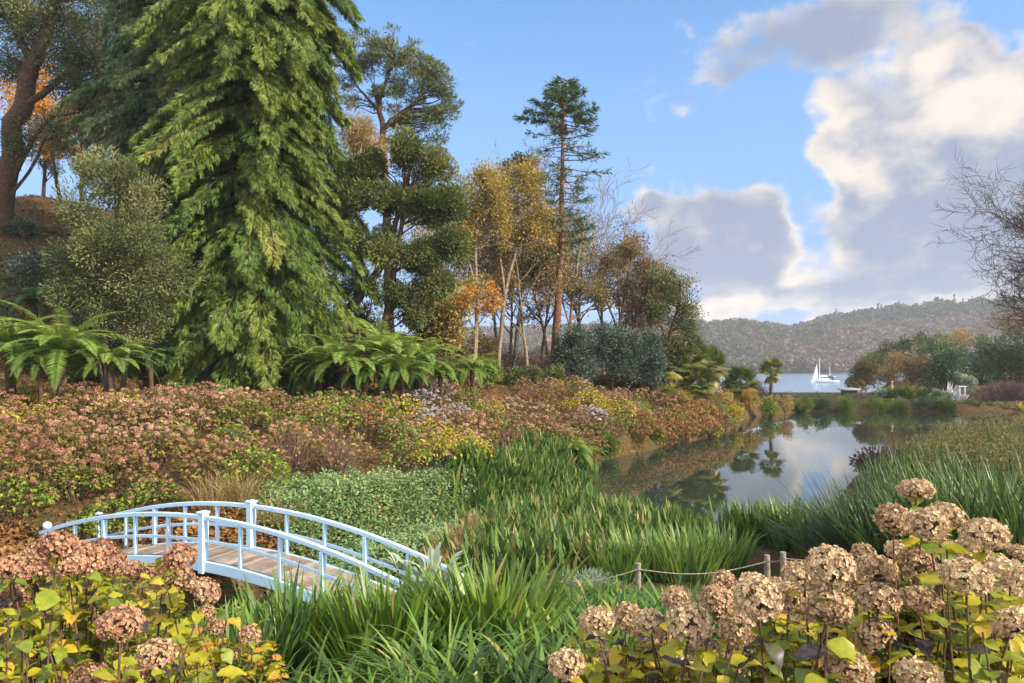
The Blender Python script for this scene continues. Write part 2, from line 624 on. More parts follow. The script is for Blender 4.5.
haze_m = bpy.data.materials.new('haze')
haze_m.use_nodes = True
haze_m.node_tree.nodes.clear()
nt = NT(haze_m.node_tree)
pv = nt.n('ShaderNodeVolumePrincipled')
pv.inputs['Color'].default_value = (.80, .87, 1.0, 1)
pv.inputs['Density'].default_value = 0.00027
pv.inputs['Anisotropy'].default_value = 0.0
ov = nt.n('ShaderNodeOutputMaterial')
haze_m.node_tree.links.new(pv.outputs[0], ov.inputs['Volume'])
g = Geo()
box(g, (450, 560, 35), (3700, 1290, 88))
tag(g.build('haze', haze_m), kind='stuff')

hill_m = mat('hill_soil', (.07, .06, .035), .95, .1, ((.05, .055, .03), .02))
FAR = prof([(-800, 338), (100, 336), (430, 338), (600, 334), (690, 331), (745, 329), (790, 336), (830, 327), (870, 321), (910, 318), (945, 314), (1024, 311), (1200, 304), (1500, 310), (2500, 338)])
NEAR = prof([(-800, 380), (780, 380), (835, 378), (850, 366), (870, 344), (905, 329), (945, 322), (985, 320), (1030, 318), (1300, 312), (2200, 330)])


def far_z(x, y):
    px = 512 + F * x / y
    top = EYE + (HZ - FAR(px)) / F * 820
    k = sms(y, 572 + 12 * np.sin(x * .02), 820)
    return -6.5 + (top + 6.5) * (k ** .8) + np.where(y > 575, 1.5 * np.sin(x * .03) * np.cos(y * .025), 0)


def near_z(x, y):
    px = 512 + F * x / y
    top = EYE + (HZ - NEAR(px)) / F * 230
    k = sms(y, 120 + 4 * np.sin(x * .08), 230)
    return np.where(px < 843, -8, -6.5 + (top + 6.5) * (k ** .75))


g = grid_geo(np.linspace(-1300, 2200, 176), np.linspace(560, 1100, 61), far_z)
tag(g.build('far_hills', hill_m), kind='structure')


def wood(g, P, hgt, wid, nleaf, lsz, tint, conif):
    """crowns made of many ragged leaf masses, with short trunks"""
    n = len(P)
    k = nleaf
    u = rand_unit(n * k)
    rad = rng.random(n * k) ** .3
    H = np.repeat(hgt, k)
    Wd = np.repeat(wid, k)
    cz_ = np.repeat(conif, k)
    zt = rng.random(n * k)
    tap = np.where(cz_ > .5, 1.08 - zt, np.sqrt(np.maximum(1 - (2 * zt - 1) ** 2, .12)))
    ang = rng.random(n * k) * 2 * PI
    off = np.stack([np.cos(ang) * tap * Wd / 2 * rad, np.sin(ang) * tap * Wd / 2 * rad, (.12 + .88 * zt) * H], -1)
    C = np.repeat(P, k, 0) + off
    sz = np.repeat(lsz * (wid / 9), k) * rng.uniform(.6, 1.5, n * k)
    D = nrm(np.stack([np.cos(ang), np.sin(ang), rng.normal(.7, .7, n * k)], -1) + .5 * u)
    tt = np.repeat(tint, k) + rng.normal(0, .05, n * k)
    cards(g, C - D * sz[:, None] / 2, D, rand_unit(n * k), sz, sz * .8, .1, 0, tt)
    segs(g, P - np.array((0, 0, 1.)), P + np.array((0, 0, .6)) * hgt[:, None], hgt * .02, hgt * .008, 3, 1, .5)


wood_m = leaf_mat('wood_foliage', [(0, (.055, .085, .035)), (.25, (.07, .085, .035)), (.45, (.12, .095, .045)), (.6, (.14, .105, .075)), (.75, (.17, .12, .085)), (.9, (.20, .14, .05)), (1, (.22, .12, .04))], .1, .8, .05)
bark_grey = mat('grey_bark', (.12, .10, .08), .9, .1, ((.07, .06, .045), 6), .4, 18)
bark_brown = mat('brown_bark', (.10, .065, .04), .9, .1, ((.05, .035, .025), 6), .5, 16)
bark_pale = mat('pale_bark', (.26, .20, .14), .9, .1, ((.13, .10, .07), 5), .4, 16)
g = Geo()
N = 4600
y_ = 572 + 330 * rng.random(N) ** 1.1
px_ = rng.uniform(420, 1090, N)
x_ = (px_ - 512) / F * y_
z_ = far_z(x_, y_)
ok = z_ > -4.5
P = np.stack([x_, y_, z_], -1)[ok]
n = len(P)
patch = .5 + .5 * np.sin(P[:, 0] * .021 + 1.7 * np.sin(P[:, 1] * .017)) * np.cos(P[:, 1] * .023 + P[:, 0] * .006)
tint = np.clip(.25 + .6 * patch * rng.random(n) + rng.normal(0, .12, n), 0, 1)
pxp = 512 + F * P[:, 0] / P[:, 1]
crest = (P[:, 1] > 735) & (pxp > 815) & (rng.random(n) < .8)
tint = np.where(crest, rng.uniform(0, .22, n), np.where((pxp > 830) & (P[:, 1] < 735), np.clip(rng.normal(.62, .12, n), 0, 1), tint))
con = ((tint < .3) & (rng.random(n) < .15)).astype(float)
wood(g, P, rng.uniform(7, 12, n) * (1 + .35 * con + .55 * crest * rng.random(n)), rng.uniform(8, 14, n) * (1 - .3 * con), 60, 2.4, tint, con)
tag(g.build('distant_wood', [wood_m, bark_grey]), kind='stuff')

# ------------------------------------------------------------------ foliage materials
M = {}
M['thuja'] = leaf_mat('conifer_leaf', [(0, (0.0334, 0.065, 0.0165)), (0.45, (0.0835, 0.141, 0.0241)), (0.8, (0.155, 0.206, 0.0329)), (1, (0.223, 0.238, 0.0548))], .2, .55)
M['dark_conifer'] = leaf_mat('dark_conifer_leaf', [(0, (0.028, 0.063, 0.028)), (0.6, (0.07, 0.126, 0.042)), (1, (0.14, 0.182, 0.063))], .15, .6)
M['pine'] = leaf_mat('pine_needle', [(0, (0.039, 0.065, 0.0234)), (0.6, (0.111, 0.137, 0.0455)), (1, (0.195, 0.195, 0.065))], .12, .6)
M['holm'] = leaf_mat('holm_leaf', [(0, (0.0462, 0.0695, 0.0218)), (0.5, (0.0988, 0.127, 0.0391)), (1, (0.185, 0.195, 0.0609))], .2, .6, .12)
M['olive'] = leaf_mat('olive_leaf', [(0, (0.0536, 0.076, 0.0288)), (0.5, (0.128, 0.152, 0.0576)), (1, (0.268, 0.269, 0.115))], .2, .6, .12)
M['autumn'] = leaf_mat('autumn_leaf', [(0, (0.105, 0.142, 0.0429)), (0.3, (0.231, 0.212, 0.0572)), (0.6, (0.378, 0.255, 0.0572)), (1, (0.483, 0.354, 0.0715))], .35, .6)
M['orange'] = leaf_mat('orange_leaf', [(0, (.3, .13, .02)), (.5, (.5, .22, .03)), (1, (.6, .32, .05))], .4, .6)
M['brown'] = leaf_mat('brown_leaf', [(0, (0.099, 0.09, 0.036)), (0.5, (0.209, 0.144, 0.054)), (1, (0.33, 0.216, 0.072))], .3, .6)
M['evergreen'] = leaf_mat('evergreen_leaf', [(0, (0.039, 0.065, 0.0234)), (0.5, (0.104, 0.13, 0.039)), (1, (0.221, 0.221, 0.065))], .15, .45, .3)
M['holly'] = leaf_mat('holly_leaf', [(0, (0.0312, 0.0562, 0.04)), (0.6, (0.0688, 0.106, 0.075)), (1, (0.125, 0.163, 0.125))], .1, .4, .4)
M['tan'] = leaf_mat('tan_grass', [(0, (.2, .14, .06)), (.5, (.36, .26, .11)), (1, (.5, .38, .18))], .3, .7, .1)
M['fern'] = leaf_mat('fern_frond', [(0, (0.069, 0.115, 0.023)), (0.5, (0.149, 0.241, 0.0403)), (0.85, (0.276, 0.345, 0.069)), (1, (0.368, 0.391, 0.115))], .35, .5)
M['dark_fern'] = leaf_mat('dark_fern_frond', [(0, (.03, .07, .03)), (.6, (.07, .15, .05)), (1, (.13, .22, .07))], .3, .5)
M['palm'] = leaf_mat('palm_leaf', [(0, (.04, .07, .02)), (.6, (.12, .15, .03)), (.85, (.26, .24, .05)), (1, (.38, .26, .07))], .2, .45)
M['yellow'] = leaf_mat('yellow_leaf', [(0, (.13, .16, .02)), (.4, (.34, .31, .03)), (.8, (.58, .44, .04)), (1, (.55, .33, .06))], .35, .5)
M['green'] = leaf_mat('green_leaf', [(0, (.05, .09, .015)), (.5, (.14, .21, .03)), (.85, (.3, .33, .04)), (1, (.42, .34, .05))], .3, .5)
M['cover'] = leaf_mat('ground_cover_leaf', [(0, (0.0625, 0.138, 0.05)), (0.5, (0.15, 0.25, 0.0938)), (0.9, (0.275, 0.35, 0.15)), (1, (0.45, 0.312, 0.1))], .25, .5)
M['sword'] = leaf_mat('sword_leaf', [(0, (.025, .06, .012)), (.5, (.085, .17, .02)), (.85, (.18, .27, .03)), (1, (.34, .26, .08))], .35, .38, .4)
M['iris'] = leaf_mat('iris_leaf', [(0, (.04, .09, .03)), (.5, (.12, .23, .05)), (.85, (.24, .33, .06)), (1, (.4, .33, .1))], .35, .4, .35)
M['marginal'] = leaf_mat('water_plant_leaf', [(0, (0.0287, 0.069, 0.0172)), (0.5, (0.0862, 0.161, 0.0287)), (0.75, (0.196, 0.23, 0.0575)), (0.9, (0.27, 0.24, 0.07)), (1, (0.29, 0.23, 0.10))], .3, .5, .25)
M['reed'] = leaf_mat('reed_leaf', [(0, (0.0192, 0.0476, 0.016)), (0.5, (0.0544, 0.0952, 0.0224)), (0.8, (0.109, 0.136, 0.0288)), (1, (0.205, 0.163, 0.0448))], .3, .45, .3)
M['sedge'] = leaf_mat('sedge_leaf', [(0, (.02, .035, .025)), (.7, (.05, .085, .04)), (1, (.09, .12, .055))], .2, .55, .12)
M['grey'] = leaf_mat('grey_green_leaf', [(0, (.14, .2, .13)), (.6, (.27, .34, .24)), (1, (.42, .46, .36))], .25, .5)
M['hedge'] = leaf_mat('hedge_leaf', [(0, (.03, .07, .025)), (.6, (.07, .125, .045)), (1, (.15, .21, .085))], .15, .45, .35)
M['purple'] = leaf_mat('purple_twig', [(0, (.07, .045, .045)), (.6, (.14, .085, .085)), (1, (.22, .15, .12))], .2, .7)
M['litter'] = leaf_mat('fallen_leaf', [(0, (.07, .04, .02)), (.5, (.18, .09, .035)), (.85, (.3, .15, .05)), (1, (.42, .24, .07))], .1, .7)
M['russet_leaf'] = leaf_mat('russet_leaf', [(0, (0.0624, 0.0616, 0.019)), (0.35, (0.14, 0.132, 0.0333)), (0.7, (0.234, 0.141, 0.0427)), (1, (0.312, 0.264, 0.0475))], .25, .6)
M['head_brown'] = leaf_mat('faded_petal', [(0, (0.0937, 0.0419, 0.0285)), (0.4, (0.199, 0.096, 0.0599)), (0.75, (0.304, 0.167, 0.106)), (1, (0.439, 0.299, 0.214))], .2, .7, .1, 0, .3)
M['head_pink'] = leaf_mat('dusky_petal', [(0, (0.136, 0.0731, 0.0551)), (0.4, (0.283, 0.153, 0.104)), (0.75, (0.419, 0.253, 0.172)), (1, (0.579, 0.426, 0.317))], .2, .7, .1, 0, .3)
M['head_blue'] = leaf_mat('lavender_petal', [(0, (0.188, 0.138, 0.15)), (0.5, (0.338, 0.312, 0.4)), (0.8, (0.45, 0.388, 0.425)), (1, (0.525, 0.375, 0.325))], .2, .7, .1, 0, .3)
M['head_orange'] = leaf_mat('orange_petal', [(0, (0.12, 0.0471, 0.024)), (0.4, (0.248, 0.105, 0.048)), (0.75, (0.349, 0.178, 0.09)), (1, (0.441, 0.293, 0.18))], .2, .7, .1, 0, .3)
M['near_petal'] = leaf_mat('dried_petal', [(0, (0.194, 0.119, 0.0702)), (0.3, (0.4, 0.259, 0.151)), (0.6, (0.583, 0.421, 0.265)), (0.85, (0.72, 0.572, 0.389)), (1, (0.497, 0.529, 0.216))], .28, .7, .12, .25, .42)
M['near_leaf'] = leaf_mat('hydrangea_leaf', [(0, (0.0414, 0.0322, 0.0414)), (0.1, (0.092, 0.0644, 0.0644)), (0.16, (0.0736, 0.11, 0.0276)), (0.45, (0.166, 0.23, 0.023)), (0.75, (0.405, 0.368, 0.0276)), (0.92, (0.534, 0.405, 0.0368)), (1, (0.506, 0.239, 0.046))], .4, .42, .35, .5)
stem_m = mat('brown_stem', (.13, .075, .05), .7, .2, ((.06, .035, .03), 30))
twig_m = mat('twig', (.15, .095, .075), .85, .1)


# ------------------------------------------------------------------ trees
def bez(a, b, c, n=7):
    t = np.linspace(0, 1, n)[:, None]
    return (1 - t) ** 2 * a + 2 * (1 - t) * t * b + t * t * c


def trunk_pts(loc, Y, pts):
    """pixel outline of a trunk at depth Y -> points local to loc; every point may carry its own depth shift"""
    out = []
    for p in pts:
        q = W(p[0], p[1], Y + (p[2] if len(p) > 2 else 0))
        out.append(q - loc)
    return np.array(out)


def clump_tree(name, label, cat, Y, base, trunks, lobes, leaf, bark, nclump=60, rc=.8, nleaf=60, L=.22, Wd=.1, shell=.45, limb=.6, up=.3,
               hang=0.0, group=None, twigs=3, spread=.55, tvar=.28, tb=.5, flat=1.0, depth=1.0, leaf_gap=0.0):
    loc = gpos(base, Y, -.1)
    root = thing(name, label, cat, loc, 0, group)
    gt = Geo()
    tps = []
    for pts, r0, r1 in trunks:
        P = trunk_pts(loc, Y, pts)
        P[0, 2] = -.3 if abs(P[0, 2]) < 1.5 else P[0, 2]
        # smooth resample
        tt = np.linspace(0, len(P) - 1, len(P) * 4)
        Q = np.stack([np.interp(tt, np.arange(len(P)), P[:, k]) for k in range(3)], -1)
        for _ in range(2):
            Q[1:-1] = (Q[:-2] + Q[1:-1] * 2 + Q[2:]) / 4
        Q[1:-1] += rng.normal(0, r0 * .12, Q[1:-1].shape)
        R = np.linspace(r0, r1, len(Q))
        R[0] *= 1.35
        tube(gt, Q, R, 9, 0, .5, lump=.08)
        tps += [(q, r) for q, r in zip(Q, R)]
    tq = np.array([t_[0] for t_ in tps])
    tr_ = np.array([t_[1] for t_ in tps])
    # clumps inside the lobes
    vol = np.array([(l[2] * l[3]) for l in lobes], float)
    cnt = np.maximum(1, np.round(nclump * vol / vol.sum())).astype(int)
    C = []
    for l, k in zip(lobes, cnt):
        d_ = l[4] if len(l) > 4 else 0
        c = W(l[0], l[1], Y + d_) - loc
        s_ = (Y + d_) / F
        R3 = np.array((l[2] * s_, l[2] * s_ * depth, l[3] * s_))
        u = rand_unit(k)
        C.append(c + u * R3 * (rng.random((k, 1)) ** shell) * .92)
    C = np.concatenate(C)
    n = len(C)
    ctr = C.mean(0)
    rcs = rc * rng.uniform(.65, 1.35, n)
    # limbs
    P0, P1, R0, R1 = [], [], [], []
    for i in range(n):
        if rng.random() > limb:
            continue
        dd = np.linalg.norm(tq - C[i], axis=1) + np.where(tq[:, 2] > C[i, 2] - .3, 3.0, 0)
        j = int(np.argmin(dd))
        a = tq[j]
        ln = np.linalg.norm(C[i] - a)
        mid = (a + C[i]) / 2 + np.array((0, 0, ln * rng.uniform(-.02, .22))) + rng.normal(0, ln * .07, 3)
        q = bez(a, mid, C[i], 7)
        q[1:-1] += rng.normal(0, ln * .02, q[1:-1].shape)
        r = min(tr_[j] * .55, .02 + ln * .016)
        rr = np.linspace(r, .012, 7)
        P0 += list(q[:-1]); P1 += list(q[1:]); R0 += list(rr[:-1]); R1 += list(rr[1:])
        for _ in range(twigs):
            e = C[i] + rand_unit(1)[0] * rcs[i] * .9
            s_ = q[4]
            m_ = (s_ + e) / 2 + rng.normal(0, .12 * rcs[i], 3)
            P0 += [s_, m_]; P1 += [m_, e]; R0 += [.022, .014]; R1 += [.014, .006]
    segs(gt, P0, P1, R0, R1, 5, 0, .5)
    gt.build('trunk', bark, root)
    # leaves
    k = nleaf
    CC = np.repeat(C, k, 0)
    RR = np.repeat(rcs, k)[:, None]
    u = rand_unit(n * k)
    pos = CC + u * RR * np.array((1, 1, flat)) * rng.random((n * k, 1)) ** spread
    out = nrm(CC - ctr) * .5
    D = nrm(u + out + rng.normal(0, .45, u.shape) + np.array((0, 0, up - hang)))
    Nn = nrm(np.array((0, 0, 1.)) + rng.normal(0, .6, u.shape) + u * .5)
    s_ = rng.uniform(.65, 1.35, n * k)
    ct = np.repeat(rng.normal(0, tvar * .7, n), k)
    tint = tb + ct + rng.normal(0, tvar * .3, n * k)
    gl = Geo()
    cards(gl, pos, D, Nn, L * s_, Wd * s_, .12, 0, tint)
    gl.build('crown', leaf, root)
    return root


def bare_tree(name, label, cat, Y, base, L, r, leaf=None, bark=None, levels=4, lean=(0, 0, 1), dz=-.1, nleaf=0, leafL=.14, leafW=.09, spread=.6, up=.08, wob=.16,
              kids=(7, 6, 5, 4), ang=(.5, .8), start=.3, ratio=.55, group=None, seed=1, loc=None, tb=.5, tv=.25, leaf_r=.25, crown_from=.0, twig_r=.011):
    R = random.Random(seed)
    if loc is None:
        loc = gpos(base, Y, dz)
    root = thing(name, label, cat, loc, 0, group)
    SG, tips = [], []

    def rv():
        return Vector((R.gauss(0, 1), R.gauss(0, 1), R.gauss(0, 1)))

    def grow(p, d, ln, rad, lv):
        ns = 9 if lv == 0 else (6 if lv == 1 else 4)
        nk = kids[min(lv, len(kids) - 1)]
        poly = [(p.copy(), rad)]
        for i in range(ns):
            d = (d + rv() * wob * (.35 if lv == 0 else 1) + Vector((0, 0, up * (1 if lv else .6)))).normalized()
            p = p + d * (ln / ns)
            poly.append((p.copy(), rad * (1 - (i + 1) / ns * (.72 if lv == 0 else .85))))
        SG.append(poly)
        if lv >= levels - 1:
            tips.append((poly[-1][0], d))
            tips.append((poly[-2][0], d))
            return
        for j in range(nk):
            f = start + (1 - start) * (j + R.random()) / nk if lv == 0 else .25 + .75 * (j + R.random()) / nk
            k = min(int(f * ns), ns - 1)
            q = poly[k][0].lerp(poly[k + 1][0], f * ns - k)
            ax = (poly[k + 1][0] - poly[k][0]).normalized()
            side = ax.cross(rv()).normalized()
            a = R.uniform(*ang) * (1.0 if lv else 1.1)
            nd = (ax * math.cos(a) + side * math.sin(a)).normalized()
            l2 = ln * ratio * R.uniform(.6, 1.15) * (1.15 - .55 * f if lv == 0 else 1)
            grow(q, nd, l2, max(twig_r, min(poly[k][1] * .62, .5 * rad)), lv + 1)

    grow(Vector((0, 0, 0)), Vector(lean).normalized(), L, r, 0)
    gt = Geo()
    P0, P1, R0, R1 = [], [], [], []
    for i, poly in enumerate(SG):
        if i == 0 or poly[0][1] > .05:
            tube(gt, [tuple(a) for a, _ in poly], [b_ for _, b_ in poly], 8, 0, .5, False, .05)
        else:
            for (a, ra), (b_, rb) in zip(poly[:-1], poly[1:]):
                P0.append(a); P1.append(b_); R0.append(ra); R1.append(rb)
    segs(gt, [tuple(v) for v in P0], [tuple(v) for v in P1], np.array(R0), np.array(R1), 4)
    gt.build('trunk', bark or bark_grey, root)
    if nleaf and leaf:
        T = np.array([tuple(a) for a, _ in tips])
        zz = T[:, 2]
        T = T[zz > crown_from * zz.max()]
        k = nleaf
        n = len(T) * k
        pos = np.repeat(T, k, 0) + rng.normal(0, leaf_r, (n, 3))
        s_ = rng.uniform(.6, 1.4, n)
        gl = Geo()
        ct = np.repeat(rng.normal(0, tv * .7, len(T)), k)
        cards(gl, pos, rand_unit(n) + np.array((0, 0, -.3)), rand_unit(n) + np.array((0, 0, .8)), leafL * s_, leafW * s_, .1, 0, tb + ct + rng.normal(0, tv * .6, n))
        gl.build('crown', leaf, root)
    return root


def conifer(name, label, Y, base, H, prof_, leaf, nb=300, spray=.55, group=None, dens=1.0, clear=.04, droop=.35, up0=.12, lean=(0, 0), tb=.45, bark=bark_brown, r0=.42):
    """drooping sprays on upswept branches round a trunk"""
    loc = gpos(base, Y, -.2)
    root = thing(name, label, 'conifer', loc, 0, group)
    gt = Geo()
    zz = np.linspace(0, H, 22)
    P = np.stack([lean[0] * zz / H + rng.normal(0, .05, 22), lean[1] * zz / H + rng.normal(0, .05, 22), zz], -1)
    tube(gt, P, np.linspace(r0, .04, 22), 9, 0, .5, lump=.08)
    P0, P1, R0, R1 = [], [], [], []
    SP, SD, ST, SS = [], [], [], []
    for i in range(nb):
        f = clear + (1 - clear) * ((i + rng.random()) / nb)
        z0 = f * H * .985
        ln = prof_(f) * rng.uniform(.5, 1.2)
        a = i * 2.39996 + rng.normal(0, .4)
        dirv = np.array((math.cos(a), math.sin(a), 0))
        m_ = 9
        s_ = np.linspace(0, 1, m_)
        ln *= .92 + .2 * math.sin(a * 3.0 + f * 17) * math.cos(f * 31 + a)
        zc = (-droop * (.35 * s_ + .65 * s_ ** 1.8) + up0 * np.sin(s_ * PI * .8)) * ln + rng.normal(0, .02, m_)
        c0 = np.array((lean[0] * f, lean[1] * f, z0))
        side = np.array((-math.sin(a), math.cos(a), 0))
        bend = rng.normal(0, .12)
        q = c0 + dirv * (s_ * ln)[:, None] + side * (bend * s_ ** 2 * ln)[:, None] + np.array((0, 0, 1.)) * zc[:, None]
        rr = np.linspace(min(.015 + ln * .012, .09), .006, m_)
        P0 += list(q[:-1]); P1 += list(q[1:]); R0 += list(rr[:-1]); R1 += list(rr[1:])
        k = max(4, int(ln * 13 * dens))
        t_ = rng.uniform(.22, 1.0, k) ** .8
        pp = np.stack([np.interp(t_, s_, q[:, c]) for c in range(3)], -1)
        sd = rng.choice([-1, 1], k)[:, None]
        pp = pp + side * sd * rng.random((k, 1)) * (.16 * ln * np.sin(t_ * PI) + .05)[:, None]
        d_ = dirv * rng.uniform(.2, 1.0, (k, 1)) + side * sd * rng.uniform(.1, .9, (k, 1)) + np.array((0, 0, -1.)) * rng.uniform(.35, 1.9, (k, 1))
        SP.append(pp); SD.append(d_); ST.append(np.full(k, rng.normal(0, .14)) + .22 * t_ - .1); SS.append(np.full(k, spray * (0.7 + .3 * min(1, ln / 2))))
    segs(gt, P0, P1, R0, R1, 4)
    gt.build('trunk', bark, root)
    SP, SD, ST, SS = np.concatenate(SP), nrm(np.concatenate(SD)), np.concatenate(ST), np.concatenate(SS)
    n = len(SP)
    SS = SS * rng.uniform(.6, 1.4, n)
    # each spray is a small feathery fan: a midrib card and side cards
    gl = Geo()
    Nn = nrm(np.cross(SD, rng.normal(size=(n, 3))))
    lat = np.cross(SD, Nn)
    for t_, s_, sgn in ((0, 1, 0), (.15, .5, 1), (.2, .5, -1), (.42, .42, 1), (.48, .4, -1), (.7, .3, 1), (.72, .3, -1)):
        dd = nrm(SD + lat * sgn * .6 + rng.normal(0, .14, (n, 3)) + np.array((0, 0, -.2)))
        cards(gl, SP + SD * (SS * t_)[:, None], dd, Nn + rng.normal(0, .25, (n, 3)), SS * s_, SS * s_ * .13 + .008, .05, 0, tb + ST + rng.normal(0, .12, n))
    gl.build('crown', leaf, root)
    return root


# --- the big trees on the left slope
conifer('conifer_tree', 'huge bright green conifer with drooping sprays, the broadest tree on the slope', 30, 258, 25,
        prof([(0, 3.4), (.1, 4.0), (.3, 4.1), (.55, 4.0), (.72, 3.9), (.9, 2.6), (1, .3)]), M['thuja'], 760, .36, dens=5.4, tb=.52, droop=.7)
conifer('conifer_tree', 'dark green conifer with open hanging branches and visible trunk, left of the broadest conifer', 34, 168, 24,
        prof([(0, 1.4), (.2, 2.8), (.4, 3.6), (.7, 3.6), (.9, 2), (1, .4)]), M['dark_conifer'], 380, .38, dens=3.2, clear=.1, tb=.62, droop=.55)
conifer('conifer_tree', 'thin dark conifer almost hidden between the broadest conifer and the domed evergreen', 37, 322, 9.5,
        prof([(0, 1.7), (.5, 1.5), (1, .2)]), M['dark_conifer'], 90, .5, tb=.6)
clump_tree('pine_tree', 'tall pine with branch tips showing beyond the top of the broadest conifer', 'pine', 44, 300,
           [([(300, 345), (304, 200), (308, 60), (312, -60)], .3, .12)], [(310, 25, 30, 26), (300, -30, 44, 40), (330, 8, 10, 14), (318, 48, 14, 10)], M['pine'], bark_brown, 60, .75, 70, .2, .05, .5, .7, .4, flat=.55)
clump_tree('pine_tree', 'dark umbrella-crowned pine with a forked trunk against the blue sky', 'pine', 50, 392,
           [([(390, 350), (388, 250), (384, 150), (382, 118), (374, 85)], .34, .16), ([(383, 128), (402, 114), (420, 98), (424, 80)], .2, .1), ([(378, 102), (388, 75), (395, 56)], .17, .08), ([(380, 112), (362, 92), (352, 80)], .12, .05)],
           [(378, 44, 36, 13), (400, 58, 40, 18), (432, 88, 26, 22), (446, 104, 17, 14), (362, 66, 24, 20), (345, 84, 15, 10), (416, 122, 30, 12), (352, 100, 20, 8), (434, 134, 20, 8), (430, 152, 12, 4), (395, 95, 32, 20), (415, 70, 34, 18), (440, 118, 18, 14), (345, 62, 12, 10)], M['pine'], bark_brown, 230, .52, 95, .25, .055, .6, .8, .55, flat=.4, twigs=4, spread=.5, tb=.55)
clump_tree('evergreen_oak', 'dense grey-green domed evergreen oak on a leaning dark trunk', 'oak', 31, 335,
           [([(331, 356), (343, 318), (360, 296), (385, 262), (400, 210)], .28, .1), ([(384, 372), (386, 318), (396, 262), (405, 200)], .22, .08)],
           [(372, 166, 20, 16), (400, 154, 24, 15), (430, 168, 20, 16), (450, 200, 15, 20), (354, 198, 17, 18), (386, 200, 26, 22), (424, 210, 26, 22), (348, 240, 16, 18), (380, 250, 26, 20), (420, 256, 26, 18), (450, 245, 15, 18),
            (362, 284, 16, 11), (398, 292, 26, 12), (436, 284, 20, 13), (412, 312, 18, 8)], M['holm'], bark_brown, 170, .5, 560, .13, .055, .6, .55, .3, tvar=.34, spread=.34, tb=.56)
clump_tree('olive_tree', 'bushy silver-green small tree above the tree ferns, tangled bare twigs underneath', 'tree', 26, 118,
           [([(110, 372), (104, 330), (96, 280), (100, 230)], .12, .05), ([(120, 375), (132, 320), (142, 270), (138, 220)], .11, .05), ([(112, 372), (85, 320), (76, 270), (80, 230)], .08, .04)],
           [(112, 205, 42, 40), (145, 240, 40, 40), (92, 245, 36, 46), (158, 285, 30, 36), (112, 290, 36, 40), (72, 280, 22, 40), (148, 320, 28, 22), (100, 170, 22, 18), (135, 190, 24, 26)], M['olive'], bark_grey, 84, .66, 620, .115, .042, .5, .7, .25, tvar=.32, spread=.36)
clump_tree('beech_tree', 'leaning thick-trunked tree at the far left with olive leaves high overhead', 'tree', 40, 6,
           [([(2, 222), (8, 160), (22, 95), (36, 58), (52, 20), (60, -40)], .62, .22), ([(18, 110), (46, 92), (70, 70), (95, 60)], .22, .07), ([(6, 190), (32, 140), (52, 116), (80, 112)], .16, .05), ([(34, 62), (14, 30), (5, -20)], .25, .1), ([(2, 205), (30, 172), (48, 132), (76, 126)], .1, .04), ([(44, 88), (88, 88), (120, 70)], .1, .04)],
           [(40, 20, 42, 26), (88, 28, 34, 26), (10, 12, 26, 26), (70, 55, 40, 18), (105, 62, 22, 16), (30, -30, 70, 36), (98, -20, 40, 30), (60, 128, 30, 10), (95, 105, 26, 12), (120, 90, 20, 24), (12, 60, 20, 24), (75, 92, 34, 14), (20, 140, 18, 14), (85, 70, 34, 20)], M['olive'], bark_brown, 420, .75, 180, .135, .06, .5, .7, .15, twigs=4, tb=.32)
clump_tree('oak_tree', 'twisted oak with dark crown between the leaning trunk and dark conifer', 'oak', 44, 120,
           [([(122, 236), (118, 170), (128, 110), (120, 50), (124, -20)], .3, .12), ([(122, 130), (140, 100), (160, 70)], .15, .05)],
           [(128, 90, 34, 26), (150, 50, 30, 40), (118, 20, 30, 26), (140, 125, 30, 16), (160, 10, 30, 30)], M['evergreen'], bark_brown, 170, .8, 110, .17, .08, .5, .7, .1, tb=.36)
bare_tree('beech_tree', 'smaller golden-leaved tree glowing through the branches at the far left', 'tree', 52, 62, 9, .16, M['orange'], bark_brown, 4, nleaf=14, leafL=.2, leafW=.13, leaf_r=.4, seed=5)
bare_tree('beech_tree', 'orange-leaved tree just above the silver-green bushy tree', 'tree', 38, 135, 7.2, .14, M['autumn'], bark_brown, 4, nleaf=20, leafL=.17, leafW=.1, leaf_r=.32, seed=8, tb=.75)
for lab, Y, b_, tk, lb, mk, nc, tb in [
        ('golden-brown tree crown behind the leaning trunk at the far left', 50, 82, [([(84, 232), (80, 150), (86, 90)], .16, .05)], [(80, 110, 26, 24), (60, 140, 22, 20), (100, 135, 22, 20), (88, 165, 20, 14)], 'autumn', 110, .45),
        ('dark thin tree behind the forked boughs at the far left', 54, 40, [([(42, 228), (46, 150), (40, 60)], .16, .05)], [(40, 130, 20, 14), (46, 160, 16, 16), (28, 100, 20, 18)], 'evergreen', 60, .3),
        ('orange-tinged tree in the gap between the dark oak and the dark conifer', 48, 148, [([(150, 240), (148, 180), (152, 140)], .14, .05)], [(150, 150, 20, 18), (165, 175, 18, 16), (138, 178, 16, 16)], 'autumn', 70, .7),
        ('dark backing tree between the broadest conifer and the domed oak', 46, 335, [([(334, 340), (336, 270), (332, 200)], .16, .05)], [(335, 215, 18, 26), (328, 260, 16, 26), (340, 290, 14, 20)], 'evergreen', 70, .35)]:
    clump_tree('backing_tree', lab, 'tree', Y, b_, tk, lb, M[mk], bark_brown, nc, .6, 90, .15, .085, .5, .8, .1, group='trees on the left ridge', tb=tb, twigs=4)
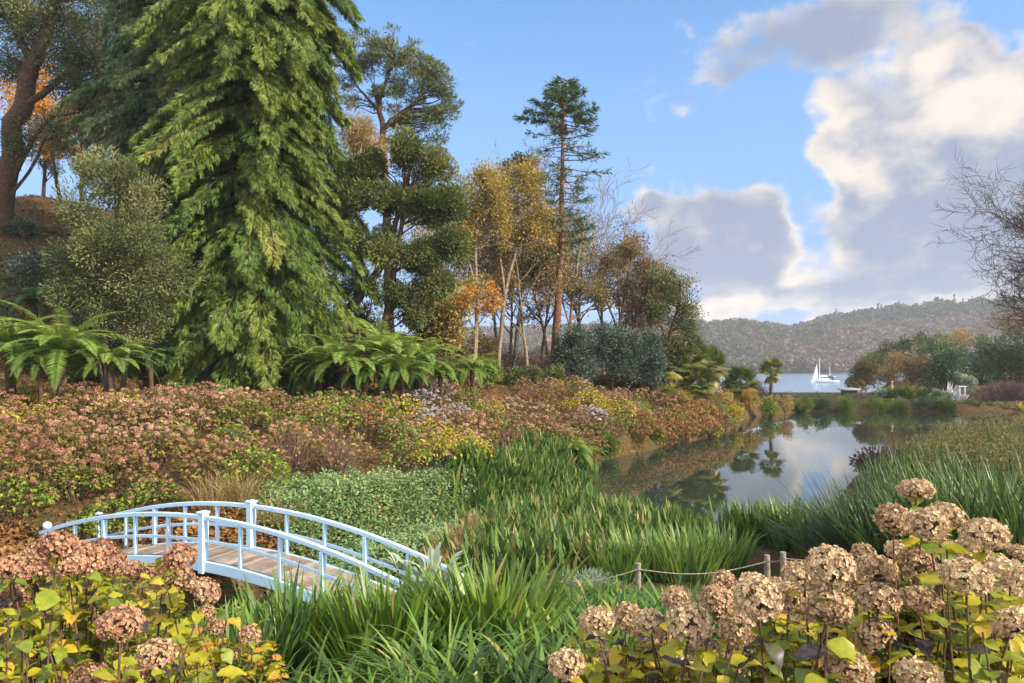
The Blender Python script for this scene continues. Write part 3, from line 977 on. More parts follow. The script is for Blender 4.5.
clump_tree('willow_tree', 'pale straw-coloured weeping tree peeping over the shoulder of the domed oak', 'tree', 40, 352,
           [([(356, 352), (358, 250), (356, 160), (350, 120)], .2, .06)], [(358, 132, 22, 20), (372, 158, 18, 26), (350, 170, 14, 30), (366, 140, 22, 18)], M['tan'], bark_pale, 90, .6, 110, .32, .035, .5, .8, -.3, hang=.7, tb=.55)

# --- the thin autumn trees in the middle
auts = [
    ('thin golden-brown tree, leftmost of the sparse autumn trees beside the domed oak', 40, 474, [([(474, 372), (478, 300), (474, 240), (488, 200)], .13, .05), ([(477, 290), (462, 240), (470, 205)], .08, .03)],
     [(490, 195, 22, 26), (470, 220, 16, 30), (482, 176, 16, 16), (500, 225, 14, 22)], 'autumn', 55, .55),
    ('slender leaning tree with the thickest golden crown among the sparse autumn trees', 42, 498, [([(497, 375), (503, 300), (520, 232), (530, 190)], .14, .05), ([(505, 295), (498, 240), (506, 190)], .09, .03)],
     [(515, 190, 30, 26), (530, 175, 20, 20), (500, 205, 22, 24), (540, 215, 18, 34), (522, 235, 22, 16)], 'autumn', 80, .5),
    ('green-topped slim tree rising highest among the golden crowns left of the tall spruce', 47, 524, [([(512, 378), (520, 310), (524, 240), (524, 180)], .15, .05)],
     [(524, 165, 15, 13), (508, 172, 12, 10), (536, 178, 10, 12)], 'evergreen', 30, .55),
    ('brown-leaved thin tree half behind the trunk of the tall spruce', 46, 570, [([(572, 382), (570, 320), (578, 260), (585, 220)], .12, .04), ([(571, 330), (556, 280), (548, 245)], .07, .03)],
     [(548, 275, 18, 28), (580, 285, 20, 24), (532, 270, 14, 20), (600, 290, 14, 18), (540, 235, 16, 20)], 'brown', 60, .35),
    ('rounded russet-leaved oak between the leafless tree and the dark evergreen', 48, 630, [([(612, 384), (618, 330), (628, 280), (634, 245)], .15, .05), ([(618, 330), (602, 290), (596, 262)], .08, .03), ([(624, 300), (644, 280), (652, 262)], .06, .03)],
     [(632, 248, 22, 16), (645, 268, 18, 18), (612, 262, 18, 16), (630, 290, 20, 16), (655, 285, 9, 12), (598, 290, 14, 16)], 'brown', 70, .45),
]
for lab, Y, b_, tk, lb, mk, nc, tb in auts:
    clump_tree('autumn_tree', lab, 'tree', Y, b_, tk, lb, M[mk], bark_pale if mk != 'evergreen' else bark_grey, int(nc * 1.6), .52, 74, .13, .085, .5, .9, .1, group='thin autumn trees in the middle of the slope', tb=tb, twigs=5, tvar=.3, spread=.6)
clump_tree('maple_tree', 'young maple with bright orange leaves, low beside the domed oak', 'tree', 34, 474,
           [([(474, 366), (476, 320), (478, 290)], .05, .02), ([(475, 330), (492, 305), (500, 292)], .03, .015)], [(480, 292, 18, 9), (495, 300, 12, 8), (466, 300, 10, 8), (484, 310, 14, 5)], M['orange'], bark_pale, 26, .34, 30, .15, .1, .6, .9, 0, tb=.6)
for i, (b_, Y, h_, tint_, lab, sd) in enumerate([
        (446, 36, 4.2, 'autumn', 'spindly sapling with a few orange leaves in front of the domed oak', 4),
        (528, 44, 8.2, 'brown', 'bare leaning pole-like tree left of the tall spruce', 6),
        (604, 50, 9.8, None, 'leafless pale-grey tree with spreading fine branches just right of the tall spruce', 9),
        (588, 52, 12.8, None, 'tallest leafless tree, its twigs reaching highest right of the tall spruce', 12),
        (655, 49, 6.5, None, 'small leafless tree leaning left in front of the dark evergreen', 15),
        (478, 50, 9.5, None, 'pale thin leafless tree behind the leftmost golden tree', 31), (498, 54, 10.5, 'autumn', 'thin tree with sparse yellow leaves far behind the thickest golden crown', 33),
        (548, 50, 9.0, 'autumn', 'thin yellow-brown tree hugging the left side of the spruce trunk', 35), (618, 53, 8.0, 'brown', 'tall sparse brown tree behind the russet-leaved oak', 37), (640, 50, 6.0, 'brown', 'brown-leaved slim tree between the russet oak and the dark evergreen', 39),
        (575, 54, 11.0, None, 'grey leafless tree seen just behind the spruce trunk', 41),
        (510, 52, 7.0, 'brown', 'many-branched thin tree far behind the golden crowns', 21),
        (540, 55, 8.5, 'brown', 'faint brown tree standing far back beside the spruce trunk', 23),
        (455, 47, 8.0, 'autumn', 'thin golden tree right behind the edge of the domed oak', 25)]):
    bare_tree('bare_tree', lab, 'tree', Y, b_, h_, .13, M[tint_] if tint_ else None, bark_pale if i % 3 else bark_grey, 5 if not tint_ else 4, nleaf=9 if tint_ else 0, seed=sd, lean=(rng.normal(0, .12), 0, 1), leafL=.15, leafW=.1, leaf_r=.3,
              kids=(12, 7, 5, 4), start=.3, twig_r=.013, up=.04, wob=.12, ang=(.45, .85), group='bare and nearly bare trees in the middle of the slope')

# tall sparse spruce
Y = 45
loc = gpos(556, Y, -.2)
root = thing('spruce_tree', 'very tall sparse spruce with a bare reddish trunk, highest point on the skyline', 'spruce', loc)
gt, gl = Geo(), Geo()
P = trunk_pts(loc, Y, [(552, 385), (557, 320), (561, 250), (562, 190), (563, 130), (564, 78)])
P[0, 2] = -.3
tt = np.linspace(0, 5, 26)
P = np.stack([np.interp(tt, np.arange(6), P[:, k]) for k in range(3)], -1)
tube(gt, P, np.linspace(.3, .03, 26), 10, 0, .5, lump=.06)
H = P[-1, 2]
P0, P1, R0, R1, SP, SD, SW = [], [], [], [], [], [], []
nb = 120
for i in range(nb):
    f = .40 + .60 * ((i + rng.random()) / nb) ** .8
    c = np.array([np.interp(f * H, P[:, 2], P[:, k]) for k in range(3)])
    full = f > .86
    ln = (2.6 * (1 - f) / .14 + .35) * rng.uniform(.6, 1.1) if full else rng.uniform(.8, 3.2) * (.85 if f < .6 else 1)
    if not full and rng.random() < .38:
        ln *= .45
    a = i * 2.4 + rng.normal(0, .5)
    if not full and math.cos(a) < -.3:
        ln *= .65
    dv = np.array((math.cos(a), math.sin(a), 0))
    s_ = np.linspace(0, 1, 7)
    zc = (-.30 * s_ + .28 * s_ ** 2.2 + (.22 * s_ if f > .9 else 0)) * ln
    q = c + dv * (s_ * ln)[:, None] + np.array((0, 0, 1.)) * zc[:, None] + rng.normal(0, .025, (7, 3))
    rr = np.linspace(.045, .012, 7)
    P0 += list(q[:-1]); P1 += list(q[1:]); R0 += list(rr[:-1]); R1 += list(rr[1:])
    k = int(ln * (36 if full else 9 if f > .55 else 18))
    t_ = rng.uniform(.25 if full else .4, 1, k)
    pp = np.stack([np.interp(t_, s_, q[:, c_]) for c_ in range(3)], -1)
    side = np.array((-math.sin(a), math.cos(a), 0)) * rng.choice([-1, 1], k)[:, None]
    SP.append(pp)
    SD.append(dv * .7 + side * rng.uniform(.2, 1, (k, 1)) + np.array((0, 0, 1.)) * rng.uniform(-.5, .35, (k, 1)))
    SW.append(np.full(k, 1.0))
segs(gt, P0, P1, R0, R1, 4)
gt.build('trunk', mat('spruce_bark', (.20, .10, .06), .9, .1, ((.10, .055, .035), 4), .5, 12), root)
SP, SD = np.concatenate(SP), nrm(np.concatenate(SD))
n = len(SP)
for j in range(4):
    cards(gl, SP + SD * rng.uniform(0, .3, (n, 1)), SD + rng.normal(0, .35, (n, 3)), rand_unit(n) + np.array((0, 0, 1.)), rng.uniform(.22, .45, n), .055, .1, 0, rng.normal(.5, .2, n))
gl.build('crown', M['dark_conifer'], root)

# evergreens at the end of the slope
clump_tree('evergreen_tree', 'dark-leaved evergreen leaning over the palms, rightmost of the wood', 'tree', 46, 672,
           [([(664, 388), (668, 340), (680, 300), (680, 280)], .17, .06), ([(668, 345), (655, 310), (648, 290)], .08, .03)],
           [(672, 288, 16, 18), (684, 310, 14, 18), (660, 310, 16, 16), (690, 335, 9, 18), (676, 345, 16, 18), (655, 275, 9, 8)], M['evergreen'], bark_brown, 90, .55, 190, .13, .06, .4, .6, .2, tb=.4, tvar=.35, spread=.45)
hol = [('dark blue-green holly mass at the foot of the tall spruce', 44, 578, [(575, 345, 17, 26), (580, 372, 20, 14), (563, 366, 12, 14)]),
       ('dark blue-green holly below the russet-leaved oak', 44.5, 612, [(608, 340, 20, 26), (616, 368, 24, 16), (630, 350, 14, 20)]),
       ('dark evergreen bush under the leaning evergreen beside the palms', 45, 650, [(650, 350, 16, 22), (656, 372, 18, 14), (640, 368, 12, 12)])]
for lab, Y, b_, lb in hol:
    clump_tree('holly_bush', lab, 'bush', Y, b_, [([(b_, 388), (b_ + 2, 350)], .1, .04)], lb, M['holly'], bark_brown, 70, .5, 220, .125, .055, .4, .3, .2, group='holly bushes under the wood', tb=.45)

# large bare tree leaning in from the right edge
bare_tree('bare_tree', 'big leafless dark-twigged tree reaching in from the right edge', 'tree', 62, 1080, 17, .5, None, bark_brown, 5, kids=(20, 9, 7, 6), lean=(.0, 0, 1), ang=(.6, 1.05),
          start=.32, ratio=.58, seed=52, wob=.1, up=.03, twig_r=.02)

# ------------------------------------------------------------------ hill-side undergrowth
def frond_geo(g, base, az, L, lean, curl, pin=24, pw=.28, tint=.5, mi=0, rows=None):
    """one fern frond: an arching rib with paired leaflets, each leaflet itself a narrow card"""
    s_ = np.linspace(0, 1, pin)
    ang = lean + curl * s_ ** 1.1
    ds = L / (pin - 1)
    r = np.concatenate([[0], np.cumsum(np.sin(ang[:-1]) * ds)])
    z = np.concatenate([[0], np.cumsum(np.cos(ang[:-1]) * ds)])
    dv = np.array((math.cos(az), math.sin(az), 0))
    sv = np.array((-math.sin(az), math.cos(az), 0))
    P = np.asarray(base) + dv * r[:, None] + np.array((0, 0, 1.)) * z[:, None]
    T = dv * np.sin(ang)[:, None] + np.array((0, 0, 1.)) * np.cos(ang)[:, None]
    Nn = dv * -np.cos(ang)[:, None] + np.array((0, 0, 1.)) * np.sin(ang)[:, None]
    ln = pw * L * np.sin(np.clip(s_ * .93 + .09, 0, 1) * PI) ** .7
    for sg in (-1, 1):
        D = sv * sg * .9 + T * .45 + Nn * rng.normal(-.12, .08, (pin, 1))
        cards(g, P[2:], D[2:], Nn[2:] + rng.normal(0, .12, (pin - 2, 3)), ln[2:], np.maximum(ds * .85, .03), .15, mi, tint + rng.normal(0, .08, pin - 2), .3)
    segs(g, P[:-1], P[1:], np.full(pin - 1, .012), np.full(pin - 1, .010), 3, mi, tint * .8)


def fern_meshes(nf, L, lean, curl, name, leafmat, pw=.135):
    g = Geo()
    for i in range(nf):
        tier = rng.random()
        frond_geo(g, (0, 0, 0), i * 2.39996 + rng.normal(0, .2), L * rng.uniform(.75, 1.2), lean * (.3 + .95 * tier), curl * rng.uniform(.85, 1.25) + .5 * tier, 48, pw, np.clip(.3 + .5 * (1 - tier) + rng.normal(0, .1), 0, 1))
    return g.mesh(name, leafmat)


fm = [fern_meshes(44, 2.45, .95, 1.35, 'crown', M['fern']) for _ in range(2)]
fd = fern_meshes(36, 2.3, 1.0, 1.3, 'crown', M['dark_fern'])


def tree_fern(px, py, Y, scale, me, label, trunk=True, group='tree ferns at the foot of the slope', loc=None):
    top = W(px, py + (7 if Y < 30 else 2), Y)
    gzv = g1(top[0], top[1])
    h = max(.15, top[2] - gzv)
    root = thing('tree_fern', label, 'fern', (top[0], top[1], gzv - .05), 0, group)
    if trunk and h > .3:
        gt = Geo()
        tube(gt, [(0, 0, -.1), (.03, 0, h * .5), (0, 0, h + .08)], [.16 * scale, .13 * scale, .15 * scale], 10, 0, .5, lump=.15)
        gt.build('trunk', bark_brown, root)
    c = bpy.data.objects.new('crown', me)
    COL.objects.link(c)
    c.parent = root
    c.location = (0, 0, h)
    c.rotation_euler = (0, 0, rng.random() * 6.28)
    c.scale = (scale * .86,) * 3
    return root


for a in [(10, 340, 23.5, 1.1, fm[0], 'bright tree fern with a short red-brown trunk, leftmost at the picture edge'),
          (62, 345, 23, 1.15, fm[1], 'bright broad tree fern under the silver-green tree, second from the left'),
          (110, 356, 23.5, .8, fm[0], 'yellow-green tree fern with drooping fronds below the silver-green tree'),
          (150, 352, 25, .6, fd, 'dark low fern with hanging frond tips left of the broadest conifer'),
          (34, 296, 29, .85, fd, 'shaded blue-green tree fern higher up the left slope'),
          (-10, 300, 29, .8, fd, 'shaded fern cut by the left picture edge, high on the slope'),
          (345, 357, 27, 1.1, fm[0], 'arching tree fern left of its neighbours under the domed oak'),
          (385, 350, 28, 1.2, fm[1], 'large feathery tree fern right below the domed oak crown'),
          (420, 356, 28.5, 1.0, fm[0], 'pale tree fern with long fronds falling to the hydrangeas'),
          (320, 362, 28, .8, fm[1], 'tree fern with fronds reaching over the conifer foot'),
          (402, 366, 27, .75, fm[1], 'small tree fern in front beneath the domed oak'),
          (472, 368, 33, .8, fm[0], 'lone pale fern among bare saplings'),
          (40, 358, 22.6, .55, fm[1], 'small bright fern tucked between the two leftmost tree ferns'), (440, 368, 29, .6, fm[1], 'small fern at the right end of the feathery fern group'),
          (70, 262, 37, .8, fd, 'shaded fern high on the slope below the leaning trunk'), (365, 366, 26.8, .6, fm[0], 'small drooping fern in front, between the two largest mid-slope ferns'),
          ]:
    tree_fern(*a)
for a in [(626, 413, 39.5, .9, fm[1], 'pale fern spilling over the russet hydrangeas toward the pond'),
          (573, 452, 31.2, .75, fm[0], 'fern with drooping fronds right at the near corner of the pond'),
          (556, 438, 32.5, .6, fm[1], 'smaller yellow-green fern beside the pond corner fern')]:
    tree_fern(*a, group='ferns among the hydrangeas')

# leaf litter on the slope under the trees
g = Geo()
N = 26000
x_ = rng.uniform(-34, 12, N)
y_ = rng.uniform(21, 48, N)
P = np.stack([x_, y_, gz(x_, y_) + .02], -1)
D = rand_unit(N)
D[:, 2] = np.abs(D[:, 2]) * .5
cards(g, P, D, rand_unit(N) * .5 + np.array((0, 0, 1.)), rng.uniform(.08, .2, N), rng.uniform(.06, .13, N), .15, 0, rng.random(N))
tag(g.build('fallen_leaves', M['litter']), kind='stuff')


# --- shrubs by lobes (small crowns with no visible trunk)
def shrub(name, label, cat, Y, base, lobes, leaf, nclump=24, rc=.3, nleaf=90, L=.1, Wd=.06, group=None, tb=.5, tvar=.3, up=.3, hang=0, blade=False, bark=bark_brown, depth=1.0, shell=.4):
    return clump_tree(name, label, cat, Y, base, [([(base, lobes[0][1] + lobes[0][3] * 1.2), (base, lobes[0][1])], .05, .02)], lobes, leaf, bark, nclump, rc, nleaf, L, Wd, shell, .5, up, hang, group, 2, .45, tvar, tb, 1, depth)


# undergrowth between trees (each its own bush)
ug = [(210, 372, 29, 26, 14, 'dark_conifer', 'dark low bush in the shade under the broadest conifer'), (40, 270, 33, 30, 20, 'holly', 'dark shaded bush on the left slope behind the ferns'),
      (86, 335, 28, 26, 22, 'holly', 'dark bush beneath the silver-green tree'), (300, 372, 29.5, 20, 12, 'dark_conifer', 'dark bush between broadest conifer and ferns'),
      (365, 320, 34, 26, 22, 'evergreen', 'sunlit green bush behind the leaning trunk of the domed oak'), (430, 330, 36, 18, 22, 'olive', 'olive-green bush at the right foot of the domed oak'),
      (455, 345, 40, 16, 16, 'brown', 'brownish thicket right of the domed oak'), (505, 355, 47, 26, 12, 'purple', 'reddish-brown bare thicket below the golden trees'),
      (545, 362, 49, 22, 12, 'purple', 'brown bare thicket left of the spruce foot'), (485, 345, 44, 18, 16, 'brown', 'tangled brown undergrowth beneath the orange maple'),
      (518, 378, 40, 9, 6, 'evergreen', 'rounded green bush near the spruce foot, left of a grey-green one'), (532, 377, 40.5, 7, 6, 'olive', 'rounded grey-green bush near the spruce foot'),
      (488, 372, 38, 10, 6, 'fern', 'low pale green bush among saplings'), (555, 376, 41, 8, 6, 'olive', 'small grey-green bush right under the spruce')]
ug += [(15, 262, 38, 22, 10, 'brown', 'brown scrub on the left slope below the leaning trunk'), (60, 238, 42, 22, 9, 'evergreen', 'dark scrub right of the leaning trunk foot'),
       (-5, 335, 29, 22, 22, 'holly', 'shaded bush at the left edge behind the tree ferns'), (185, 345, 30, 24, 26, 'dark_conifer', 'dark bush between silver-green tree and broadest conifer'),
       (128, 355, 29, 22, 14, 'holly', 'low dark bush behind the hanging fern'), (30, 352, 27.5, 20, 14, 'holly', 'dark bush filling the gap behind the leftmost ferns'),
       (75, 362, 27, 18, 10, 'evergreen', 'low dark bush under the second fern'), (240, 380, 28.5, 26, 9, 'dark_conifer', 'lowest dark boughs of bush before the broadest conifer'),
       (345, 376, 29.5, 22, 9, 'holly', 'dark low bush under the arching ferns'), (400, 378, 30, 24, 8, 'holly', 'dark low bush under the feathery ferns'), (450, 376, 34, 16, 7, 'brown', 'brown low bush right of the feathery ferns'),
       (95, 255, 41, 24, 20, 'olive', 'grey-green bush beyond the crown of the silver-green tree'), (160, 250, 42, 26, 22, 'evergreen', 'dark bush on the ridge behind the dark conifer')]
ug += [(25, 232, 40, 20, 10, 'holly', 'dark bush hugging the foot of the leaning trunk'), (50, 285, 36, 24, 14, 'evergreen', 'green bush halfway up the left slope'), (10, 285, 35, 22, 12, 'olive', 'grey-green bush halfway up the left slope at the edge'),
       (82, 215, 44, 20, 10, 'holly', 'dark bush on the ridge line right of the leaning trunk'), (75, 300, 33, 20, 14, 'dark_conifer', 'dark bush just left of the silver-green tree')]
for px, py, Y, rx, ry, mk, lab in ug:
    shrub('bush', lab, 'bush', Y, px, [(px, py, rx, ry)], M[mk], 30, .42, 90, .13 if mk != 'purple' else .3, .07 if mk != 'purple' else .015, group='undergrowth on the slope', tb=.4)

# ------------------------------------------------------------------ palms
def fan_palm(px, py, Y, label, R=1.0, tint=.5, nl=34, dead=6, group='fan palms by the pond', tr=.14):
    top = W(px, py, Y)
    gv = g1(top[0], top[1])
    h = top[2] - gv
    root = thing('palm_tree', label, 'palm', (top[0], top[1], gv - .05), 0, group)
    gt = Geo()
    zz = np.linspace(-.1, h, 12)
    tube(gt, np.stack([.03 * np.sin(zz * 2), 0 * zz, zz], -1), np.linspace(tr * 1.1, tr * .9, 12), 10, 0, .5, lump=.2)
    k = 90
    a = rng.random(k) * 2 * PI
    P = np.stack([np.cos(a) * tr, np.sin(a) * tr, rng.uniform(.2, 1, k) * h], -1)
    cards(gt, P, np.stack([np.cos(a), np.sin(a), rng.normal(-.8, .5, k)], -1), np.stack([np.cos(a), np.sin(a), 0 * a], -1), .22, .05, .2, 0, .4)
    gt.build('trunk', bark_brown, root)
    gl = Geo()
    for i in range(nl + dead):
        isd = i >= nl
        az = i * 2.39996 + rng.normal(0, .2)
        el = (1.25 - 1.75 * (i / nl) + rng.normal(0, .1)) if not isd else rng.uniform(-1.2, -.7)
        d = np.array((math.cos(az) * math.cos(el), math.sin(az) * math.cos(el), math.sin(el)))
        pl = R * rng.uniform(.45, .62)
        p0 = np.array((0, 0, h))
        p1 = p0 + d * pl + np.array((0, 0, .05))
        t_ = (rng.uniform(.82, 1) if isd else np.clip(tint + rng.normal(0, .14) + (.2 if i > nl * .75 else 0), 0, .9))
        segs(gl, [p0], [p1], [.014], [.009], 4, 0, t_)
        sv = nrm(np.cross(d, (0, 0, 1.)))
        up = np.cross(sv, d)
        m_ = 26
        th = np.linspace(-2.2, 2.2, m_)
        D = d * np.cos(th)[:, None] + sv * np.sin(th)[:, None] + up * (-.15 - .25 * np.abs(np.sin(th)))[:, None]
        D[:, 2] -= .12 if not isd else .5
        cards(gl, np.repeat(p1[None], m_, 0), D, np.repeat(up[None], m_, 0) + rng.normal(0, .1, (m_, 3)), R * rng.uniform(.45, .6) * (1 - .12 * np.abs(th)), R * .055, .1, 0, t_ + rng.normal(0, .06, m_), .6)
    gl.build('crown', M['palm'], root)
    return root


fan_palm(668, 366, 47, 'fan palm with thick brown trunk and yellowing lower fans, leftmost of the palms', 1.6, .52)
fan_palm(688, 358, 48, 'tall fan palm with broad dark green fans behind the leftmost palm', 1.75, .42)
fan_palm(708, 366, 50, 'fan palm with dark crown on the right of the palm cluster, next to the water', 1.65, .42)
fan_palm(697, 384, 47, 'lower fan palm half buried in shrubs in front of the palm cluster', 1.5, .55)
fan_palm(741, 383, 58, 'short bushy green fan palm alone between the cluster and the slender palm', 1.7, .5, 36)
fan_palm(771, 370, 60, 'slender solitary fan palm with small yellow-edged crown, near the sailing boat', 1.25, .6, 24, 6, tr=.13)

sh = [(682, 398, 46.2, 9, 9, 'yellow', 'small bright yellow-green bush at the foot of the palm cluster', .35), (668, 396, 45, 10, 10, 'green', 'green bush left of the palm trunks', .4),
      (704, 404, 47.5, 14, 12, 'evergreen', 'dark green bush beneath the palm cluster at the water', .45), (720, 402, 51, 13, 14, 'autumn', 'golden-brown feathery bush by the water right of the palms', .75),
      (735, 412, 51.5, 11, 8, 'yellow', 'lime-yellow bush dipping towards the water', .4), (750, 400, 57, 9, 10, 'autumn', 'orange-yellow bush beneath the short bushy palm', .8),
      (728, 388, 60, 12, 8, 'holly', 'dark bush behind, between palm cluster and short palm', .4), (757, 388, 64, 12, 9, 'purple', 'brownish bush left of the slender palm', .4),
      (770, 407, 59, 11, 9, 'green', 'yellow-green domed bush at the water below the slender palm', .5), (785, 402, 62, 9, 9, 'tan', 'straw-yellow tuft right of the slender palm', .5),
      (720, 415, 49, 9, 8, 'green', 'green bush hanging over the bank where the russet hydrangeas end', .6), (710, 428, 45, 8, 12, 'yellow', 'yellow-green fringe bush at the tip of the russet bank', .3)]
for px, py, Y, rx, ry, mk, lab, tb in sh:
    shrub('bush', lab, 'bush', Y, px, [(px, py, rx, ry)], M[mk], 26, .33, 100, .13, .06, group='bushes around the palms', tb=tb)
sh2 = [(606, 446, 34.6, 12, 9, 'green', 'leafy green bush on the near corner of the pond bank, left one', .45), (632, 440, 37, 12, 9, 'russet_leaf', 'russet bush overhanging the near corner of the pond', .6), (655, 436, 39.4, 10, 8, 'green', 'olive bush overhanging the water along the russet bank', .6)]
for px, py, Y, rx, ry, mk, lab, tb in sh2:
    shrub('bush', lab, 'bush', Y, px, [(px, py, rx, ry)], M[mk], 26, .33, 110, .12, .06, group='bushes on the pond corner', tb=tb)
dm = [(803, 404, 65.5, 9.5, 9, 'clipped round green dome bush, leftmost of the row across the pond'), (823, 403, 66.5, 12, 9.5, 'wide clipped green mound, second in the row across the pond'),
      (846, 404, 66.5, 11, 8.5, 'clipped green mound below the white-roofed hut'), (876, 405, 67, 13, 8, 'low spreading green mound, fourth in the row across the pond'),
      (899, 406, 66.8, 9, 6, 'small green mound right of centre in the row across the pond'), (921, 404, 67.5, 13, 7, 'blue-green sprawling bush in the row across the pond'),
      (943, 405, 67.2, 10, 6, 'low bright green mound near the rose-grey thicket')]
for i, (px, py, Y, rx, ry, lab) in enumerate(dm):
    shrub('mound_bush', lab, 'bush', Y, px, [(px, py, rx, ry), (px, py + 2, rx, ry * .9)], M['hedge' if i in (1, 5) else 'green'], 46, .34, 110, .10, .05, group='clipped mounds across the pond', tb=.38 if i not in (1, 5) else .55, tvar=.22, shell=.25)
rt = [(888, 372, 84, [(905, 366, 22, 17), (885, 376, 16, 12), (925, 372, 20, 12)], 'tan', 'straw-coloured rounded bush on the headland, left of the dark green mass', .25, 60, .7),
      (905, 355, 96, [(905, 350, 26, 12), (930, 345, 20, 10), (880, 362, 14, 12)], 'evergreen', 'dark green scrub along the top of the headland', .25, 60, .7),
      (872, 366, 90, [(872, 366, 12, 14), (862, 376, 9, 9)], 'evergreen', 'green ivy-like bush on the seaward slope of the headland', .5, 40, .6),
      (866, 378, 84, [(866, 375, 10, 14), (856, 384, 9, 7)], 'brown', 'olive-brown bush at the seaward tip of the headland', .2, 34, .6),
      (945, 372, 82, [(945, 362, 22, 20), (938, 378, 20, 12)], 'hedge', 'dark blue-green tree, left part of the green mass on the right', .45, 70, .8),
      (985, 372, 84, [(985, 356, 26, 20), (975, 374, 24, 14), (1002, 368, 22, 18)], 'hedge', 'broad dark green tree filling the right above the thicket', .4, 90, .85),
      (1030, 366, 82, [(1028, 350, 26, 22), (1035, 372, 26, 16)], 'hedge', 'dark green tree cut by the right picture edge', .35, 70, .85),
      (960, 345, 104, [(960, 340, 24, 10), (930, 348, 16, 8)], 'tan', 'pale tan thicket behind the dark green trees', .3, 36, .9),
      (1010, 338, 106, [(1010, 328, 30, 12), (1040, 322, 24, 14)], 'brown', 'brown-grey thicket high on the right behind the green trees', .35, 44, .9),
      (1000, 402, 72, [(985, 402, 20, 12), (1012, 398, 26, 15)], 'purple', 'rose-grey twiggy thicket at the far right corner of the pond', .5, 130, .55),
      (960, 385, 80, [(962, 384, 12, 8)], 'grey', 'small pale green bush behind the stone pillar', .4, 16, .5),
      (915, 392, 74, [(905, 393, 14, 5), (925, 393, 12, 5)], 'green', 'low mixed green and yellow planting below the straw-coloured bush', .5, 24, .35),
      (888, 393, 76, [(886, 393, 10, 4)], 'grey', 'low grey-green planting right of the white-roofed hut', .3, 16, .35),
      (985, 412, 68, [(970, 408, 14, 6), (995, 410, 16, 6)], 'olive', 'olive-green low bushes before the rose-grey thicket', .5, 40, .35),
      (1030, 412, 67, [(1022, 410, 16, 7), (1040, 408, 16, 8)], 'yellow', 'yellowish low bush at the right edge before the thicket', .3, 34, .35),
      (948, 410, 68, [(945, 410, 12, 5)], 'hedge', 'dark low bush at the right end of the water', .5, 24, .3),
      (940, 396, 71, [(940, 396, 12, 4)], 'grey', 'silvery low bush by the white heap', .4, 16, .3)]
for b_, py, Y, lb, mk, lab, tb, nc, rc in rt:
    shrub('bush', lab, 'bush', Y, b_, lb, M[mk], nc, rc, 130, .24 if mk != 'purple' else .5, .11 if mk != 'purple' else .035, group='bushes beyond the pond', tb=tb, up=.35)

# ------------------------------------------------------------------ far bank built things
stone_m = mat('stone', (.10, .09, .075), .9, .15, ((.05, .055, .035), 3), .6, 6)
white_m = mat('white_paint', (.8, .8, .78), .5)
g = Geo()
for i in range(44):
    a, b2 = 24.5 + i * .62, 78.2
    for j in range(3):
        box(g, (a + (j % 2) * .3, b2 + rng.uniform(-.03, .03), .2 + j * .42), (.60, .5, .40))
box(g, (38, 78.25, .55), (27.2, .34, 1.5))
root = tag(g.build('stone_wall', stone_m), 'low dark stone wall between the pond garden and the sea', 'wall')
c = W(849, 389, 76)
gv = g1(c[0], c[1])
root = thing('garden_hut', 'small low hut with a flat white roof beyond the pond', 'hut', (c[0], c[1], gv))
g = Geo(); hh = c[2] - gv
box(g, (0, 0, hh * .5 - .1), (1.3, 1.0, hh - .1)); g.build('wall', mat('dark_wood', (.06, .05, .045), .8), root)
g = Geo(); box(g, (0, 0, hh), (1.75, 1.6, .16)); box(g, (0, 0, hh - .11), (1.65, 1.5, .06)); g.build('roof', mat('pale_roof', (.42, .43, .44), .7), root)
c = W(961, 392, 74)
gv = g1(c[0], c[1])
root = thing('stone_pillar', 'grey stone pillar with a square niche beside the rose-grey thicket', 'pillar', (c[0], c[1], gv - .1))
g = Geo(); t_ = W(961, 386, 74)[2] - gv
for dx_ in (-.27, .27):
    box(g, (dx_, 0, t_ * .5), (.16, .5, t_))
box(g, (0, 0, t_ * .25), (.38, .48, t_ * .5)); box(g, (0, .18, t_ * .74), (.38, .1, t_ * .48)); g.build('body', mat('pale_stone', (.42, .42, .40), .9), root)
g = Geo(); box(g, (0, 0, t_ + .05), (.85, .62, .1)); g.build('cap', mat('cap_stone', (.5, .5, .48), .9), root)
c = W(947, 390, 76)
gv = g1(c[0], c[1])
g = Geo()
h_ = W(947, 379, 76)[2] - gv
for k_ in range(60):
    a = rng.random() * 6.28
    r_ = rng.random() ** .5
    p = np.array((math.cos(a) * 1.5 * r_, math.sin(a) * 1.0 * r_, 0))
    q = p + np.array((rng.normal(0, .3) + .5, rng.normal(0, .2), h_ * (1 - .7 * r_) * rng.uniform(.8, 1.1)))
    cards(g, np.array([p]), np.array([q - p]), np.array([(0.2, -1, .4)]), np.linalg.norm(q - p), rng.uniform(.2, .4), .2, 0, rng.random(), .5)
tag(g.build('pampas_plant', leaf_mat('white_plume', [(0, (.32, .31, .33)), (1, (.5, .48, .5))], .2, .8), None, (c[0], c[1], gv)), 'white plume-like heap among bushes left of the stone pillar', 'plant')
c = W(892, 390, 75)
gv = g1(c[0], c[1])
root = thing('garden_statue', 'small pale yellow upright figure on the far bank below the straw-coloured bush', 'statue', (c[0], c[1], gv))
g = Geo()
h_ = W(892, 378, 75)[2] - gv
pr = [(.0, .3), (.08, .32), (.1, .2), (.3, .17), (.5, .2), (.66, .25), (.76, .2), (.82, .09), (.86, .15), (.93, .16), (1.0, .04)]
tube(g, [(0, 0, a * h_ * .9) for a, _ in pr], [b2 * .6 for _, b2 in pr], 10, 0, .5)
g.build('body', mat('pale_statue', (.36, .31, .15), .8), root)
